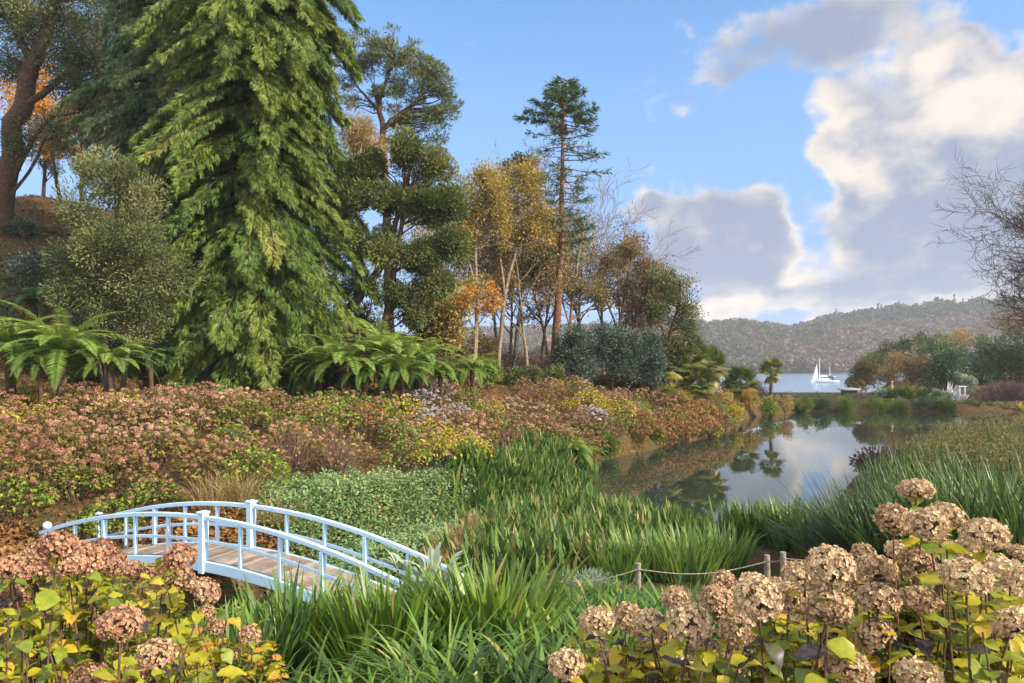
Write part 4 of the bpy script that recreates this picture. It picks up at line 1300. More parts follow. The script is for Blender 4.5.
shrub('flower_bush', 'red flowering bush inside the rose-grey thicket near the right edge', 'bush', 72, 1017, [(1017, 394, 6, 4)], leaf_mat('red_petal', [(0, (.4, .05, .04)), (1, (.65, .12, .08))], .2), 10, .25, 60, .12, .08)

# ------------------------------------------------------------------ sailing boat
Yb = 330
loc = ((825 - 512) / F * Yb, Yb, -5.0)
boat = thing('sailing_boat', 'white two-masted sailing boat with one raised sail on the estuary', 'boat', loc, math.radians(4))
hull_m = mat('white_hull', (.78, .80, .84), .35)
g = Geo()
nx, rows_ = 22, 6
xs_ = np.linspace(-6.4, 6.4, nx)
V = []
for i, x in enumerate(xs_):
    u = x / 6.4
    wdt = 1.75 * (1 - abs(min(0, u)) ** 2.4) * (1 - .35 * max(0, u) ** 2)
    sheer = 1.15 + .35 * (-u if u < 0 else -u * .3) + .1
    for j in range(rows_):
        v = j / (rows_ - 1)
        V.append((x + (-.5 * v if u < -.9 else 0), -wdt * (v ** .5), -.4 + v * (sheer + .4)))
    for j in range(rows_):
        v = 1 - j / (rows_ - 1)
        V.append((x + (-.5 * v if u < -.9 else 0), wdt * (v ** .5), -.4 + v * (sheer + .4)))
k_ = rows_ * 2
Fc = [(i * k_ + j, i * k_ + (j + 1) % k_, (i + 1) * k_ + (j + 1) % k_, (i + 1) * k_ + j) for i in range(nx - 1) for j in range(k_)]
g.add(V, Fc, 0, .5, False)
g.add(V[-k_:], [list(range(k_))])
g.build('hull', hull_m, boat)
g = Geo()
tube(g, [(-6.2, -1.0, .55), (0, -1.86, .5), (6.2, -1.28, .5)], .09, 6); tube(g, [(-6.2, 1.0, .55), (0, 1.86, .5), (6.2, 1.28, .5)], .09, 6)
g.build('stripe', mat('blue_stripe', (.05, .12, .3), .4), boat)
g = Geo(); box(g, (-.6, 0, 1.55), (5.0, 1.9, .7)); box(g, (-.2, 0, 1.98), (3.4, 1.5, .16)); g.build('cabin', hull_m, boat)
g = Geo()
for k_ in range(4):
    box(g, (-2.2 + k_ * 1.1, -.965, 1.6), (.6, .03, .25))
g.build('window', mat('dark_glass', (.03, .04, .05), .1), boat)
g = Geo()
tube(g, [(1.7, 0, 1.5), (2.2, 0, 2.5), (3.4, 0, 2.6), (4.0, 0, 1.6)], [.6, .85, .85, .6], 10); g.build('spray_hood', mat('dark_canvas', (.03, .045, .08), .8), boat)
g = Geo(); tube(g, [(-2.6, 0, 1.2), (-2.6, 0, 11.6)], [.12, .09], 8); tube(g, [(-3.2, -.9, 7.5), (-2.6, 0, 7.5), (-2.6, .9, 7.5)], .05, 5)
tube(g, [(-2.6, 0, 3.0), (1.2, 0, 2.9)], .1, 6); tube(g, [(-2.4, 0, 3.25), (1.0, 0, 3.15)], .2, 8)
g.build('mast', white_m, boat)
g = Geo(); tube(g, [(2.3, 0, 1.2), (2.3, 0, 8.2)], [.09, .06], 8); tube(g, [(2.3, 0, 2.9), (5.0, 0, 2.9)], .12, 6)
g.build('mast', white_m, boat)
g = Geo()
T0, T1, T2 = np.array((-6.3, 0, 1.6)), np.array((-3.9, -.25, 9.0)), np.array((-3.75, -.5, 1.9))
nn = 9
V, Fc = [], []
for i in range(nn):
    for j in range(nn):
        a, b2 = i / (nn - 1), j / (nn - 1)
        p = T0 * (1 - a) + T1 * a
        q = T2 * (1 - a) + T1 * a
        r_ = p * (1 - b2) + q * b2
        V.append(r_ + np.array((0, -.55 * math.sin(b2 * PI) * (1 - a), 0)))
for i in range(nn - 1):
    for j in range(nn - 1):
        a = i * nn + j
        Fc.append((a, a + 1, a + nn + 1, a + nn))
g.add(V, Fc, 0, .5, True)
g.build('sail', leaf_mat('sail_cloth', [(0, (.82, .81, .78)), (1, (.85, .84, .8))], .35, .8), boat)
g = Geo()
for a, b2 in (((-2.6, 0, 11.5), (-6.7, 0, 1.6)), ((-2.6, 0, 11.5), (6.2, 0, 1.3)), ((-2.6, 0, 11.4), (-2.6, 1.7, 1.3)), ((-2.6, 0, 11.4), (-2.6, -1.7, 1.3)), ((2.3, 0, 8.1), (2.3, 1.5, 1.2)), ((2.3, 0, 8.1), (2.3, -1.5, 1.2)), ((2.3, 0, 8.1), (-2.6, 0, 10.6))):
    tube(g, [a, b2], .025, 4)
g.build('rigging', mat('wire', (.3, .3, .3), .5), boat)

# ------------------------------------------------------------------ footbridge
blue_m = mat('pale_blue_paint', (.45, .66, .87), .5, .35, ((.23, .36, .44), 7, .54, .82), .08, 40)
deck_m = mat('weathered_deck', (.27, .22, .18), .85, .15, ((.17, .135, .11), 5), .4, 30)
BA = np.array((-5.36, 12.5))
ux = np.array((.899, -.437))
vx = np.array((.437, .899))
BW, BL = 1.09, 4.46
cen = BA + vx * BW / 2
bridge = thing('footbridge', 'pale blue arched wooden footbridge with railings and grey deck over the stream', 'bridge', (cen[0], cen[1], 0), math.atan2(ux[1], ux[0]))


def arc(u, z0, drop):
    return z0 - drop * u * u


def sweep(name, y, z0, drop, wd, ht, L0=-1.0, L1=1.0, n=41, material=blue_m):
    g = Geo()
    us = np.linspace(L0, L1, n)
    V = []
    for u in us:
        z = arc(u, z0, drop)
        sl = math.atan2(-2 * drop * u, BL)
        for a, b2 in ((-1, -1), (1, -1), (1, 1), (-1, 1)):
            V.append((u * BL - math.sin(sl) * b2 * ht / 2, y + a * wd / 2, z + math.cos(sl) * b2 * ht / 2))
    Fc = [(i * 4 + j, i * 4 + (j + 1) % 4, (i + 1) * 4 + (j + 1) % 4, (i + 1) * 4 + j) for i in range(n - 1) for j in range(4)]
    g.add(V, Fc)
    g.add(V[:4], [(3, 2, 1, 0)])
    g.add(V[-4:], [(0, 1, 2, 3)])
    o = g.build(name, material, bridge)
    bv = o.modifiers.new('bevel', 'BEVEL')
    bv.width = .008
    bv.segments = 2
    bv.limit_method = 'ANGLE'
    bv.angle_limit = .9
    return o


DROP = .70
nt = NT(deck_m.node_tree)
oi = nt.n('ShaderNodeObjectInfo')
hs = nt.n('ShaderNodeHueSaturation')
_p = deck_m.node_tree.nodes['Principled BSDF']
_src = _p.inputs['Base Color'].links[0].from_socket
deck_m.node_tree.links.new(_src, hs.inputs['Color'])
nt.put(hs.inputs['Value'], nt.m('ADD', .65, nt.m('MULTIPLY', oi.outputs['Random'], .7)))
deck_m.node_tree.links.new(hs.outputs[0], _p.inputs['Base Color'])
for sgn in (-1, 1):
    y = sgn * BW / 2
    sweep('handrail', y, 1.90, DROP, .075, .075, -1.03, 1.03)
    sweep('middle_rail', y, 1.50, DROP, .036, .058)
    sweep('side_beam', y, 1.06, DROP, .065, .18)
    for i in range(-5, 6):
        u = i / 5 * .985
        big = i == 0
        zt = arc(u, 1.90, DROP)
        zb = arc(u, 1.06, DROP) - .12
        wd = .115 if big else (.08 if abs(i) in (3, 5) else .06)
        tp = zt + (.07 if big else (.05 if abs(i) == 5 else -.045))
        g = Geo()
        yy = y - sgn * (.0 if big else .002)
        box(g, (u * BL, yy, (tp + zb) / 2), (wd, wd if not big else .14, tp - zb))
        if big:
            box(g, (u * BL, yy, tp + .018), (.155, .17, .04))
        o = g.build('post', blue_m, bridge)
        bv = o.modifiers.new('bevel', 'BEVEL'); bv.width = .007; bv.segments = 2
        if i == -5:
            g = Geo()
            pr = [(0, .05), (.02, .075), (.06, .085), (.1, .07), (.13, .02)]
            tube(g, [(u * BL, yy, tp + a) for a, _ in pr], [b2 for _, b2 in pr], 14)
            g.build('knob', blue_m, o)
for k_ in range(88):
    u = (k_ + .5) / 88 * 2 - 1
    z = arc(u, 1.13, DROP)
    sl = math.atan2(-2 * DROP * u, BL)
    R = np.array(((math.cos(sl), 0, -math.sin(sl)), (0, 1, 0), (math.sin(sl), 0, math.cos(sl))))
    g = Geo()
    box(g, (u * BL, rng.normal(0, .003), z + rng.normal(0, .003)), (.082, BW - .075, .032), R)
    g.build('plank', deck_m, bridge)
for sgn in (-1, 1):     # hidden bearers under the deck
    sweep('bearer', sgn * .25, .98, DROP, .08, .14, material=deck_m)
for e in (-1, 1):
    g = Geo()
    box(g, (e * BL * 1.02, 0, .18), (.5, BW + .35, .55))
    g.build('footing', stone_m, bridge)

# ------------------------------------------------------------------ the hydrangea bank
def head_low(g, c, r, n, mi, tint, squash=.8):
    u = rand_unit(n)
    u[:, 2] = np.abs(u[:, 2]) * 1.15 - .25
    u = nrm(u)
    P = np.asarray(c) + u * r * np.array((1, 1, squash))
    T = nrm(np.cross(u, rand_unit(n)))
    s_ = r * rng.uniform(.4, .62, n)
    cards(g, P - T * s_[:, None] / 2, T, u + rng.normal(0, .3, u.shape), s_, s_ * .95, .1, mi, tint + rng.normal(0, .17, n), .5)


def bush_mesh(kind, R, H, nleaf, nhead, heads_in, hm, lm, hn=34):
    """returns bush mesh, list of head places. materials: leaf, stem, head"""
    g = Geo()
    ns = 16
    a = rng.random(ns) * 2 * PI
    rr = R * np.sqrt(rng.random(ns)) * .9
    T = np.stack([np.cos(a) * rr, np.sin(a) * rr, H * (.95 - .35 * (rr / R) ** 2)], -1)
    B = np.stack([np.cos(a) * rr * .25, np.sin(a) * rr * .25, 0 * a - .1], -1)
    segs(g, B, T, np.full(ns, .012), np.full(ns, .006), 3, 1)
    if kind == 'bare':
        k = 150
        a = rng.random(k) * 2 * PI
        rr = R * np.sqrt(rng.random(k))
        T = np.stack([np.cos(a) * rr, np.sin(a) * rr, H * (1.0 - .35 * (rr / R) ** 2) * rng.uniform(.6, 1, k)], -1)
        segs(g, T * np.array((.4, .4, .1)), T, np.full(k, .008), np.full(k, .004), 3, 1)
    a = rng.random(nleaf) * 2 * PI
    rr = R * np.sqrt(rng.random(nleaf)) * 1.02
    z = H * (.97 - .45 * (rr / R) ** 2.2) * (1 - .55 * rng.random(nleaf) ** 2.2)
    P = np.stack([np.cos(a) * rr, np.sin(a) * rr, z], -1)
    D = np.stack([np.cos(a), np.sin(a), rng.normal(-.1, .45, nleaf)], -1) + rng.normal(0, .5, (nleaf, 3))
    s_ = rng.uniform(.6, 1.25, nleaf)
    cards(g, P, D, np.array((0, 0, 1.)) + rng.normal(0, .5, (nleaf, 3)), .115 * s_, .075 * s_, .14, 0, rng.normal(.48, .22, nleaf))
    hp = []
    for i in range(nhead):
        a = i * 2.39996 + rng.normal(0, .3)
        r_ = R * math.sqrt((i + .4) / nhead) * 1.02
        z = H * (1.05 - .5 * (r_ / R) ** 2.4) + rng.normal(0, .05)
        hp.append((math.cos(a) * r_, math.sin(a) * r_, z))
    if heads_in:
        for c in hp:
            head_low(g, c, rng.uniform(.065, .105), hn, 2, np.clip(rng.normal(.5, .16), .15, .9))
    return g.mesh('hydrangea_bush', [lm, stem_m if kind != 'bare' else twig_m, hm]), hp


KINDS = {
    'russet': (M['russet_leaf'], M['head_brown'], 320, 26), 'pink': (M['russet_leaf'], M['head_pink'], 340, 22), 'yellow': (M['yellow'], M['head_pink'], 420, 10),
    'green': (M['green'], M['head_brown'], 420, 8), 'blue': (M['russet_leaf'], M['head_blue'], 300, 26), 'orange': (M['russet_leaf'], M['head_orange'], 260, 36), 'bare': (M['russet_leaf'], M['head_brown'], 150, 7),
    'olive': (M['green'], M['head_brown'], 360, 14)}
PHR = {'russet': 'hydrangea full of russet-brown dead heads', 'pink': 'hydrangea with dusky pink-brown faded heads', 'yellow': 'hydrangea with bright yellow autumn leaves',
       'green': 'leafy green hydrangea with few heads', 'blue': 'hydrangea with faded lavender-blue heads', 'orange': 'hydrangea massed with orange-brown heads',
       'bare': 'nearly leafless twiggy hydrangea', 'olive': 'olive-leaved hydrangea dotted with pinkish heads'}
BV = {}
for k_, (lm, hm, nl, nh) in KINDS.items():
    BV[k_] = [bush_mesh(k_, .78, 1.08, nl, nh, True, hm, lm) for _ in range(2)]
BN = {}
for k_, (lm, hm, nl, nh) in KINDS.items():
    BN[k_] = bush_mesh(k_, .78, 1.12, int(nl * 1.5), nh, False, hm, lm)
HL = {}
for k_, (lm, hm, nl, nh) in KINDS.items():
    HL[k_] = []
    for _ in range(3):
        g = Geo()
        head_low(g, (0, 0, 0), .105, 80, 0, .5)
        HL[k_].append(g.mesh('flower_head', hm))

BANK = pxY([(-60, 14.4), (60, 14.9), (190, 16.3), (265, 17), (300, 18.6), (350, 19.0), (400, 20.2), (470, 22.2), (510, 27), (548, 31.5), (598, 33.6), (650, 38), (695, 42), (724, 46), (722, 49), (690, 49.5), (650, 45), (600, 42), (520, 38),
            (450, 32.5), (380, 28.5), (300, 26.0), (200, 25.5), (100, 24.6), (-60, 23.5)])


def kind_at(px, py, Y):
    r = random.random()
    near = [(60, 395, 70, 20, 'yellow'), (30, 392, 40, 14, 'yellow'), (120, 430, 60, 20, 'pink'), (365, 396, 70, 14, 'green'), (335, 404, 26, 12, 'green'), (405, 402, 40, 12, 'yellow'), (440, 402, 36, 16, 'blue'), (585, 400, 36, 10, 'yellow'), (622, 392, 40, 8, 'pink'), (590, 414, 26, 8, 'blue'),
            (678, 432, 40, 20, 'orange'), (640, 448, 40, 14, 'orange'), (465, 440, 40, 22, 'yellow'), (335, 448, 50, 28, 'bare'), (395, 430, 34, 22, 'olive'), (535, 418, 60, 22, 'pink'), (540, 395, 50, 9, 'orange'), (700, 418, 20, 16, 'orange'),
            (505, 440, 20, 30, 'bare'), (40, 445, 60, 30, 'russet'), (200, 400, 60, 12, 'pink'), (60, 490, 60, 18, 'olive'), (110, 495, 40, 18, 'green'), (220, 470, 50, 14, 'bare')]
    best, bk = 9, None
    for x, y, rx, ry, k in near:
        d = math.hypot((px - x) / rx, (py - y) / ry)
        if d < 1 and d < best:
            best, bk = d, k
    if bk and random.random() < .78:
        return bk
    return 'russet' if r < .38 else 'pink' if r < .50 else 'orange' if r < .57 else 'olive' if r < .75 else 'bare' if r < .87 else 'yellow' if r < .94 else 'green'


def zone(px, py, Y):
    if Y < 18.2 and px < 300:
        return 'just behind the footbridge' if px > 110 else 'at the far left behind the footbridge'
    if px < 210:
        return 'on the left bank below the tree ferns'
    if px < 320:
        return 'on the bank below the broadest conifer'
    if px < 430:
        return 'on the bank below the domed oak'
    if px < 540:
        return 'mid-bank below the golden trees'
    if Y > 41 or px > 640:
        return 'at the pond end near the palms'
    return 'left of the pond below the spruce'


pts = []
bx = np.array(BANK)
tries = 0
while tries < 5200:
    tries += 1
    x = random.uniform(bx[:, 0].min(), bx[:, 0].max())
    y = random.uniform(bx[:, 1].min(), bx[:, 1].max())
    if not inpoly(np.array([x]), np.array([y]), BANK)[0]:
        continue
    md = .88 if y < 30 else .98
    if all((x - a) ** 2 + (y - b2) ** 2 > md * md for a, b2 in pts):
        pts.append((x, y))
fr = pxY([(560, 31.5), (585, 33.2), (612, 35.2), (640, 37.6), (668, 40.0), (695, 42.4), (716, 45.0), (726, 47.5)])
for (x1, y1), (x2, y2) in zip(fr[:-1], fr[1:]):
    k_ = max(1, int(math.hypot(x2 - x1, y2 - y1) / .75))
    for i in range(k_):
        f = i / k_
        for off in (0.15, 0.8):
            pts.append((x1 + (x2 - x1) * f - off * .75 + random.gauss(0, .12), y1 + (y2 - y1) * f + off * .65 + random.gauss(0, .12)))
pts.sort(key=lambda p: p[1])
Z = gz(np.array([p[0] for p in pts]), np.array([p[1] for p in pts]))
for (x, y), z in zip(pts, Z):
    px, py = 512 + F * x / y, HZ + (EYE - z - .8) / y * F
    if px < -30:
        continue
    k_ = kind_at(px, py, y)
    if px > 600 and py > 425 and k_ not in ('orange', 'yellow'):
        k_ = random.choice(['orange', 'orange', 'russet'])
    sc = rng.uniform(.8, 1.15)
    if py < 396:
        sc *= .85
    lab = PHR[k_] + ' ' + zone(px, py, y)
    rz = rng.random() * 6.28
    if y < 20.5:
        me, hp = BN[k_]
        o = bpy.data.objects.new('hydrangea_bush', me)
        COL.objects.link(o)
        o.location = (x, y, z - .04)
        o.rotation_euler = (0, 0, rz)
        o.scale = (sc,) * 3
        tag(o, lab, 'hydrangea', 'hydrangeas massed on the bank')
        for c in hp:
            h = bpy.data.objects.new('flower_head', random.choice(HL[k_]))
            COL.objects.link(h)
            h.parent = o
            h.location = c
            h.rotation_euler = (rng.normal(0, .25), rng.normal(0, .25), rng.random() * 6)
            s_ = rng.uniform(.55, .98)
            h.scale = (s_, s_, s_ * .9)
    else:
        me, hp = random.choice(BV[k_])
        o = bpy.data.objects.new('hydrangea_bush', me)
        COL.objects.link(o)
        o.location = (x, y, z - .04)
        o.rotation_euler = (0, 0, rz)
        o.scale = (sc,) * 3
        tag(o, lab, 'hydrangea', 'hydrangeas massed on the bank')
print('bank bushes', len(pts))


# ------------------------------------------------------------------ low plants
def scatter(poly, n):
    p = np.array(poly)
    out = []
    c = 0
    while c < n:
        x = rng.uniform(p[:, 0].min(), p[:, 0].max(), n * 2)
        y = rng.uniform(p[:, 1].min(), p[:, 1].max(), n * 2)
        k = inpoly(x, y, poly)
        out.append(np.stack([x[k], y[k]], -1))
        c += k.sum()
    q = np.concatenate(out)[:n]
    return q, gz(q[:, 0], q[:, 1])


def cover(name, poly, n, hmax, L, Wd, leaf, patch=.6, tb=.5):
    q, z = scatter(poly, n)
    q = q + rng.normal(0, .3, q.shape)
    z = gz(q[:, 0], q[:, 1])
    hh = .5 + .25 * np.sin(q[:, 0] * 1.3 + 2 * np.sin(q[:, 1] * .9)) * np.cos(q[:, 1] * 1.1) + .25 * np.sin(q[:, 0] * 4.1 + q[:, 1] * 2.7) * np.sin(q[:, 1] * 3.3 - q[:, 0] * 1.9)
    P = np.stack([q[:, 0], q[:, 1], np.maximum(z, 0) + hmax * (.35 + .65 * hh) * rng.random(n) ** .5], -1)
    s_ = rng.uniform(.6, 1.4, n)
    D = rand_unit(n)
    D[:, 2] = D[:, 2] * .5 + .1
    pt = np.sin(q[:, 0] * patch * 2 + 1.1 * np.sin(q[:, 1] * patch)) * np.cos(q[:, 1] * patch * 1.7)
    g = Geo()
    cards(g, P, D, np.array((0, 0, 1.)) + rng.normal(0, .35, (n, 3)), L * s_, Wd * s_, .12, 0, tb + .12 * pt + rng.normal(0, .16, n))
    return tag(g.build(name, leaf), kind='stuff')


cover('ground_cover', pxY([(255, 16.2), (300, 17.6), (350, 18.6), (400, 19.6), (470, 21.5), (520, 26), (505, 23), (490, 19), (480, 16.4), (450, 14.4), (395, 13.8), (330, 14.2)]), 60000, .55, .085, .05, M['cover'], tb=.58)
cover('leafy_ground', pxY([(-40, 14.3), (40, 14.8), (190, 15.9), (300, 17.5), (335, 14.2), (200, 14.6), (120, 15.4), (60, 14.2), (30, 12), (-60, 12)]), 9000, .16, .12, .08, M['litter'], tb=.55)
cover('grass', pxY([(60, 9), (230, 9.5), (330, 9.6), (420, 10), (470, 13), (440, 14), (330, 14), (190, 11.8), (120, 12.4), (30, 13.5), (-20, 12)]), 14000, .3, .14, .03, M['green'], tb=.4)


def lance(name, poly, n, L, Wd, leaf, lean=.25, curl=.35, tb=.45, tv=.2, kind='stuff', Lv=.35, prof=1, clump=0, rows=6):
    q, z = scatter(poly, n)
    if clump:
        cc, _ = scatter(poly, clump)
        cc = cc + rng.normal(0, .4, cc.shape)
        j = rng.integers(0, clump, n)
        q = cc[j] + rng.normal(0, .13, (n, 2))
        z = gz(q[:, 0], q[:, 1])
        tc_ = rng.normal(0, tv * .5, clump)[j]
        Lc = rng.uniform(.75, 1.2, clump)[j]
    else:
        tc_, Lc = 0, 1
    P = np.stack([q[:, 0], q[:, 1], np.maximum(z, -.25)], -1)
    g = Geo()
    blades(g, P, rng.random(n) * 6.283, L * Lc * rng.uniform(1 - Lv, 1 + Lv, n), Wd * rng.uniform(.7, 1.3, n), np.abs(rng.normal(lean, .15, n)), np.abs(rng.normal(curl, .3, n)), rows, 0, tb + tc_ + rng.normal(0, tv, n), .25, prof)
    return tag(g.build(name, leaf), kind=kind)


lance('ground_cover', pxY([(265, 16.4), (350, 18.6), (400, 19.6), (470, 21.5), (505, 23), (480, 16.4), (395, 13.8), (330, 14.2)]), 2600, .42, .06, M['cover'], .5, .9, .6, .25, clump=170)
# lush upright plants along the stream and the pond
lance('waterside_plants', pxY([(470, 13.6), (500, 17), (505, 21), (525, 25.5), (540, 29), (558, 30.5), (570, 28), (568, 25.2), (596, 22.3), (640, 20.6), (700, 19.4), (690, 17.2), (640, 16.2), (585, 14), (540, 12.6)]), 8500, .72, .085, M['marginal'], .22, .3, .42, .23, clump=620)
lance('waterside_plants', pxY([(455, 22.2), (480, 23), (520, 26.5), (548, 30.5), (580, 32.8), (578, 31.5), (562, 30), (545, 26), (510, 22), (480, 19.6)]), 3200, .7, .09, M['marginal'], .22, .3, .36, .2, clump=260)
WP = pxY([(470, 13.6), (500, 17), (505, 21), (525, 25.5), (540, 29), (558, 30.5), (570, 28), (568, 25.2), (596, 22.3), (640, 20.6), (690, 17.2), (640, 16.2), (585, 14), (540, 12.6)])
lance('broad_leaf_plants', WP, 2400, .62, .15, M['sword'], .45, .8, .4, .22, clump=190)
lance('dry_leaves_standing', WP, 700, .7, .05, M['tan'], .35, .7, .25, .25, clump=120)
lance('stream_grass', pxY([(430, 13.0), (470, 14.2), (492, 17), (478, 18), (450, 15.5), (425, 14.2)]), 2200, .55, .02, M['tan'], .3, .6, .25, .25, prof=0)
# strap-leaved ground plants near the camera
lance('strap_leaf_plants', pxY([(515, 9.6), (560, 10.6), (625, 10.4), (660, 8), (640, 5.6), (560, 4.6), (500, 4.9), (470, 6.0)]), 3400, .46, .05, M['sword'], .5, .9, .36, .2, clump=330, prof=1)
lance('strap_leaf_plants', pxY([(245, 5.2), (330, 5.0), (420, 4.8), (520, 4.6), (560, 4.4), (560, 3.6), (230, 4.0)]), 1300, .5, .028, M['sword'], .5, 1.3, .42, .18, clump=90, prof=0)
lance('short_grass', pxY([(560, 11.5), (640, 11.4), (790, 10.5), (800, 8), (680, 8), (600, 9.6)]), 5000, .3, .02, M['sword'], .4, .8, .4, .2, prof=0)


def sword_clump(name, lab, cat, px, Y, n, L, Wd, leaf, R=.35, lean=.3, curl=.5, group=None, tb=.5, tv=.2, dz=-.05, prof=0, lv=.25, rows=7):
    loc = gpos(px, Y, dz)
    a = rng.random(n) * 6.283
    r_ = R * np.sqrt(rng.random(n))
    P = np.stack([np.cos(a) * r_, np.sin(a) * r_, 0 * a], -1)
    az = a + rng.normal(0, .6, n)
    ln = lean * (.2 + 1.1 * (r_ / R)) + rng.normal(0, .08, n)
    g = Geo()
    blades(g, P, az, L * rng.uniform(1 - lv, 1 + lv * .7, n), Wd * rng.uniform(.7, 1.3, n), np.abs(ln), np.abs(rng.normal(curl, curl * .6, n)), rows, 0, tb + rng.normal(0, tv, n), .3, prof)
    return tag(g.build(name, leaf, None, loc), lab, cat, group)


gp = 'sword-leaved clumps in front of the footbridge'
sword_clump('sword_leaf_clump', 'green sword-leaved clump below the footbridge deck, leftmost of three big ones', 'plant', 292, 7.6, 170, .98, .056, M['sword'], .48, .36, .35, gp, .42)
sword_clump('sword_leaf_clump', 'biggest sword-leaved clump, middle of the three beneath the right end of the footbridge', 'plant', 388, 7.2, 210, 1.0, .06, M['sword'], .5, .34, .32, gp, .5)
sword_clump('sword_leaf_clump', 'bright sword-leaved clump right of the footbridge end, rightmost of three big ones', 'plant', 492, 7.4, 210, 1.02, .062, M['sword'], .46, .42, .32, gp, .6)
sword_clump('sword_leaf_clump', 'small dark clump of sword leaves by the yellow foliage at the lower left', 'plant', 238, 6.6, 90, .75, .035, M['sword'], .35, .4, .4, gp, .35)
sword_clump('strap_leaf_clump', 'low clump with long pale arching strap leaves between two big sword-leaved clumps', 'plant', 440, 5.8, 80, .85, .026, M['iris'], .3, .7, 1.4, gp, .5)
g = Geo()
loc = gpos(430, 9.9)
n = 120
a = rng.random(n) * 6.28
P = np.stack([np.cos(a) * .5 * rng.random(n), np.sin(a) * .4 * rng.random(n), rng.uniform(.25, 1.15, n)], -1)
segs(g, P * np.array((.5, .5, 0)), P, np.full(n, .008), np.full(n, .005), 4)
blades(g, P, a, rng.uniform(.22, .4, n), .075, rng.uniform(.4, 1.2, n), .5, 6, 0, rng.normal(.55, .2, n), .2, 1)
tag(g.build('grey_leaf_plant', M['grey'], None, loc), 'pale grey-green leafy plant growing over the right end of the footbridge', 'plant')
for px, Y, L, lab in [(215, 16.0, .9, 'tan dry grass tuft behind the left half of the footbridge'), (245, 16.2, 1.1, 'golden-green tall grass tuft behind the middle of the footbridge'), (275, 15.6, .7, 'low dry grass tuft seen through the far railing of the footbridge')]:
    sword_clump('grass_tuft', lab, 'grass tuft', px, Y, 240, L, .014, M['tan'], .4, .5, .9, 'dry grass tufts behind the footbridge', .45, .25)
# iris clumps beyond the rope
for px, Y, L, tb, lab in [(622, 13.4, .8, .5, 'low green iris clump right behind the leftmost rope post'), (655, 13.6, 1.0, .62, 'bright green iris clump behind the rope, right of the leftmost post'),
                          (690, 13.2, 1.05, .58, 'tall bright iris clump behind the middle of the rope'), (722, 13.8, .95, .5, 'blue-green grassy iris clump behind the rope, left of the two posts'),
                          (752, 16.5, 1.0, .4, 'dark green leaf clump at the pond edge above the rope'), (790, 15.8, 1.1, .5, 'broad green leaf clump behind the pair of rope posts'),
                          (820, 15, 1.1, .55, 'green leaf clump right of the pair of posts, under the arching sedge'), (770, 18.5, .8, .35, 'dark clump at the water edge with reddish tips')]:
    sword_clump('iris_clump', lab, 'plant', px, Y, 190, L, .035 if Y < 14 else .055, M['iris'] if Y < 14 else M['sword'], .48, .32, .3, 'iris clumps along the rope', tb)
g = Geo()
loc = gpos(588, 12.4)
n = 900
u = rand_unit(n); u[:, 2] = np.abs(u[:, 2])
P = u * np.array((.55, .4, .3)) * rng.random((n, 1)) ** .4
cards(g, P, u + rng.normal(0, .5, (n, 3)), rand_unit(n), .14, .012, .1, 0, rng.normal(.5, .2, n))
tag(g.build('lavender_mound', M['grey'], None, loc), 'rounded grey fine-leaved mound behind the rope left of its first post', 'plant')
# arching sedge and reeds on the right
sword_clump('sedge_clump', 'big dark sedge with long stems arching over the pond, left end of the reed bed', 'sedge', 866, 12.9, 620, 2.0, .027, M['sedge'], .6, .7, .5, None, .5, .22, lv=.3)
sword_clump('sedge_clump', 'dark upright sedge among the reeds right behind the tallest dried head', 'sedge', 925, 12.8, 380, 1.5, .022, M['sedge'], .5, .45, .4, None, .6, .22)
RB = pxY([(855, 15), (870, 18), (895, 23), (950, 29), (990, 30), (1060, 30), (1090, 10.5), (960, 10.8), (900, 12.6)])
lance('reed_bed', RB, 9500, 1.4, .042, M['reed'], .16, .3, .45, .2, prof=0, clump=0)
q, z = scatter(pxY([(915, 16), (905, 24), (965, 30), (1060, 30), (1090, 14), (960, 14)]), 1500)
g = Geo()
n = len(q)
hh = rng.uniform(1.2, 2.1, n)
B = np.stack([q[:, 0], q[:, 1], z], -1)
T = B + np.stack([rng.normal(0, .15, n), rng.normal(0, .15, n), hh], -1)
segs(g, B, T, np.full(n, .006), np.full(n, .003), 3, 0, .3)
for k_ in range(16):
    f = rng.uniform(.45, 1.0, (n, 1))
    P = B * (1 - f) + T * f
    cards(g, P, rand_unit(n) + np.array((0, 0, .5)), rand_unit(n), rng.uniform(.06, .14, n), .022, .1, 0, rng.normal(.62, .2, n))
tag(g.build('feathery_reeds', leaf_mat('feathery_reed', [(0, (.07, .08, .03)), (.5, (.145, .145, .05)), (.85, (.26, .23, .075)), (1, (.32, .2, .08))], .3, .7), None), kind='stuff')
for px, Y, L, lab in [(905, 12.2, 1.35, 'dark strap-leaved clump behind the highest dried heads, left part of the reed bed'), (950, 12.0, 1.5, 'dark strap-leaved clump in the reed bed, middle one behind the dried heads'),
                      (990, 12.4, 1.7, 'tall dark strap-leaved clump in the reed bed near the right edge'), (1022, 11.6, 1.6, 'dark strap-leaved clump cut by the right picture edge'), (968, 14.5, 1.6, 'dark strap-leaved clump deeper in the reed bed near the right edge'), (930, 15.0, 1.4, 'dark strap-leaved clump deeper in the reed bed, above the highest dried head')]:
    sword_clump('strap_leaf_clump', lab, 'plant', px, Y, 230, L, .05, M['iris'], .6, .38, .5, 'strap-leaved clumps in the reed bed', .28)
shrub('purple_plant', 'dark purple-leaved plant at the pond edge left of the reeds', 'plant', 26, 868, [(868, 466, 17, 8), (885, 458, 16, 7)], leaf_mat('dark_purple_leaf', [(0, (.03, .02, .03)), (.7, (.07, .045, .06)), (1, (.13, .09, .1))], .15, .4), 20, .3, 60, .16, .09)

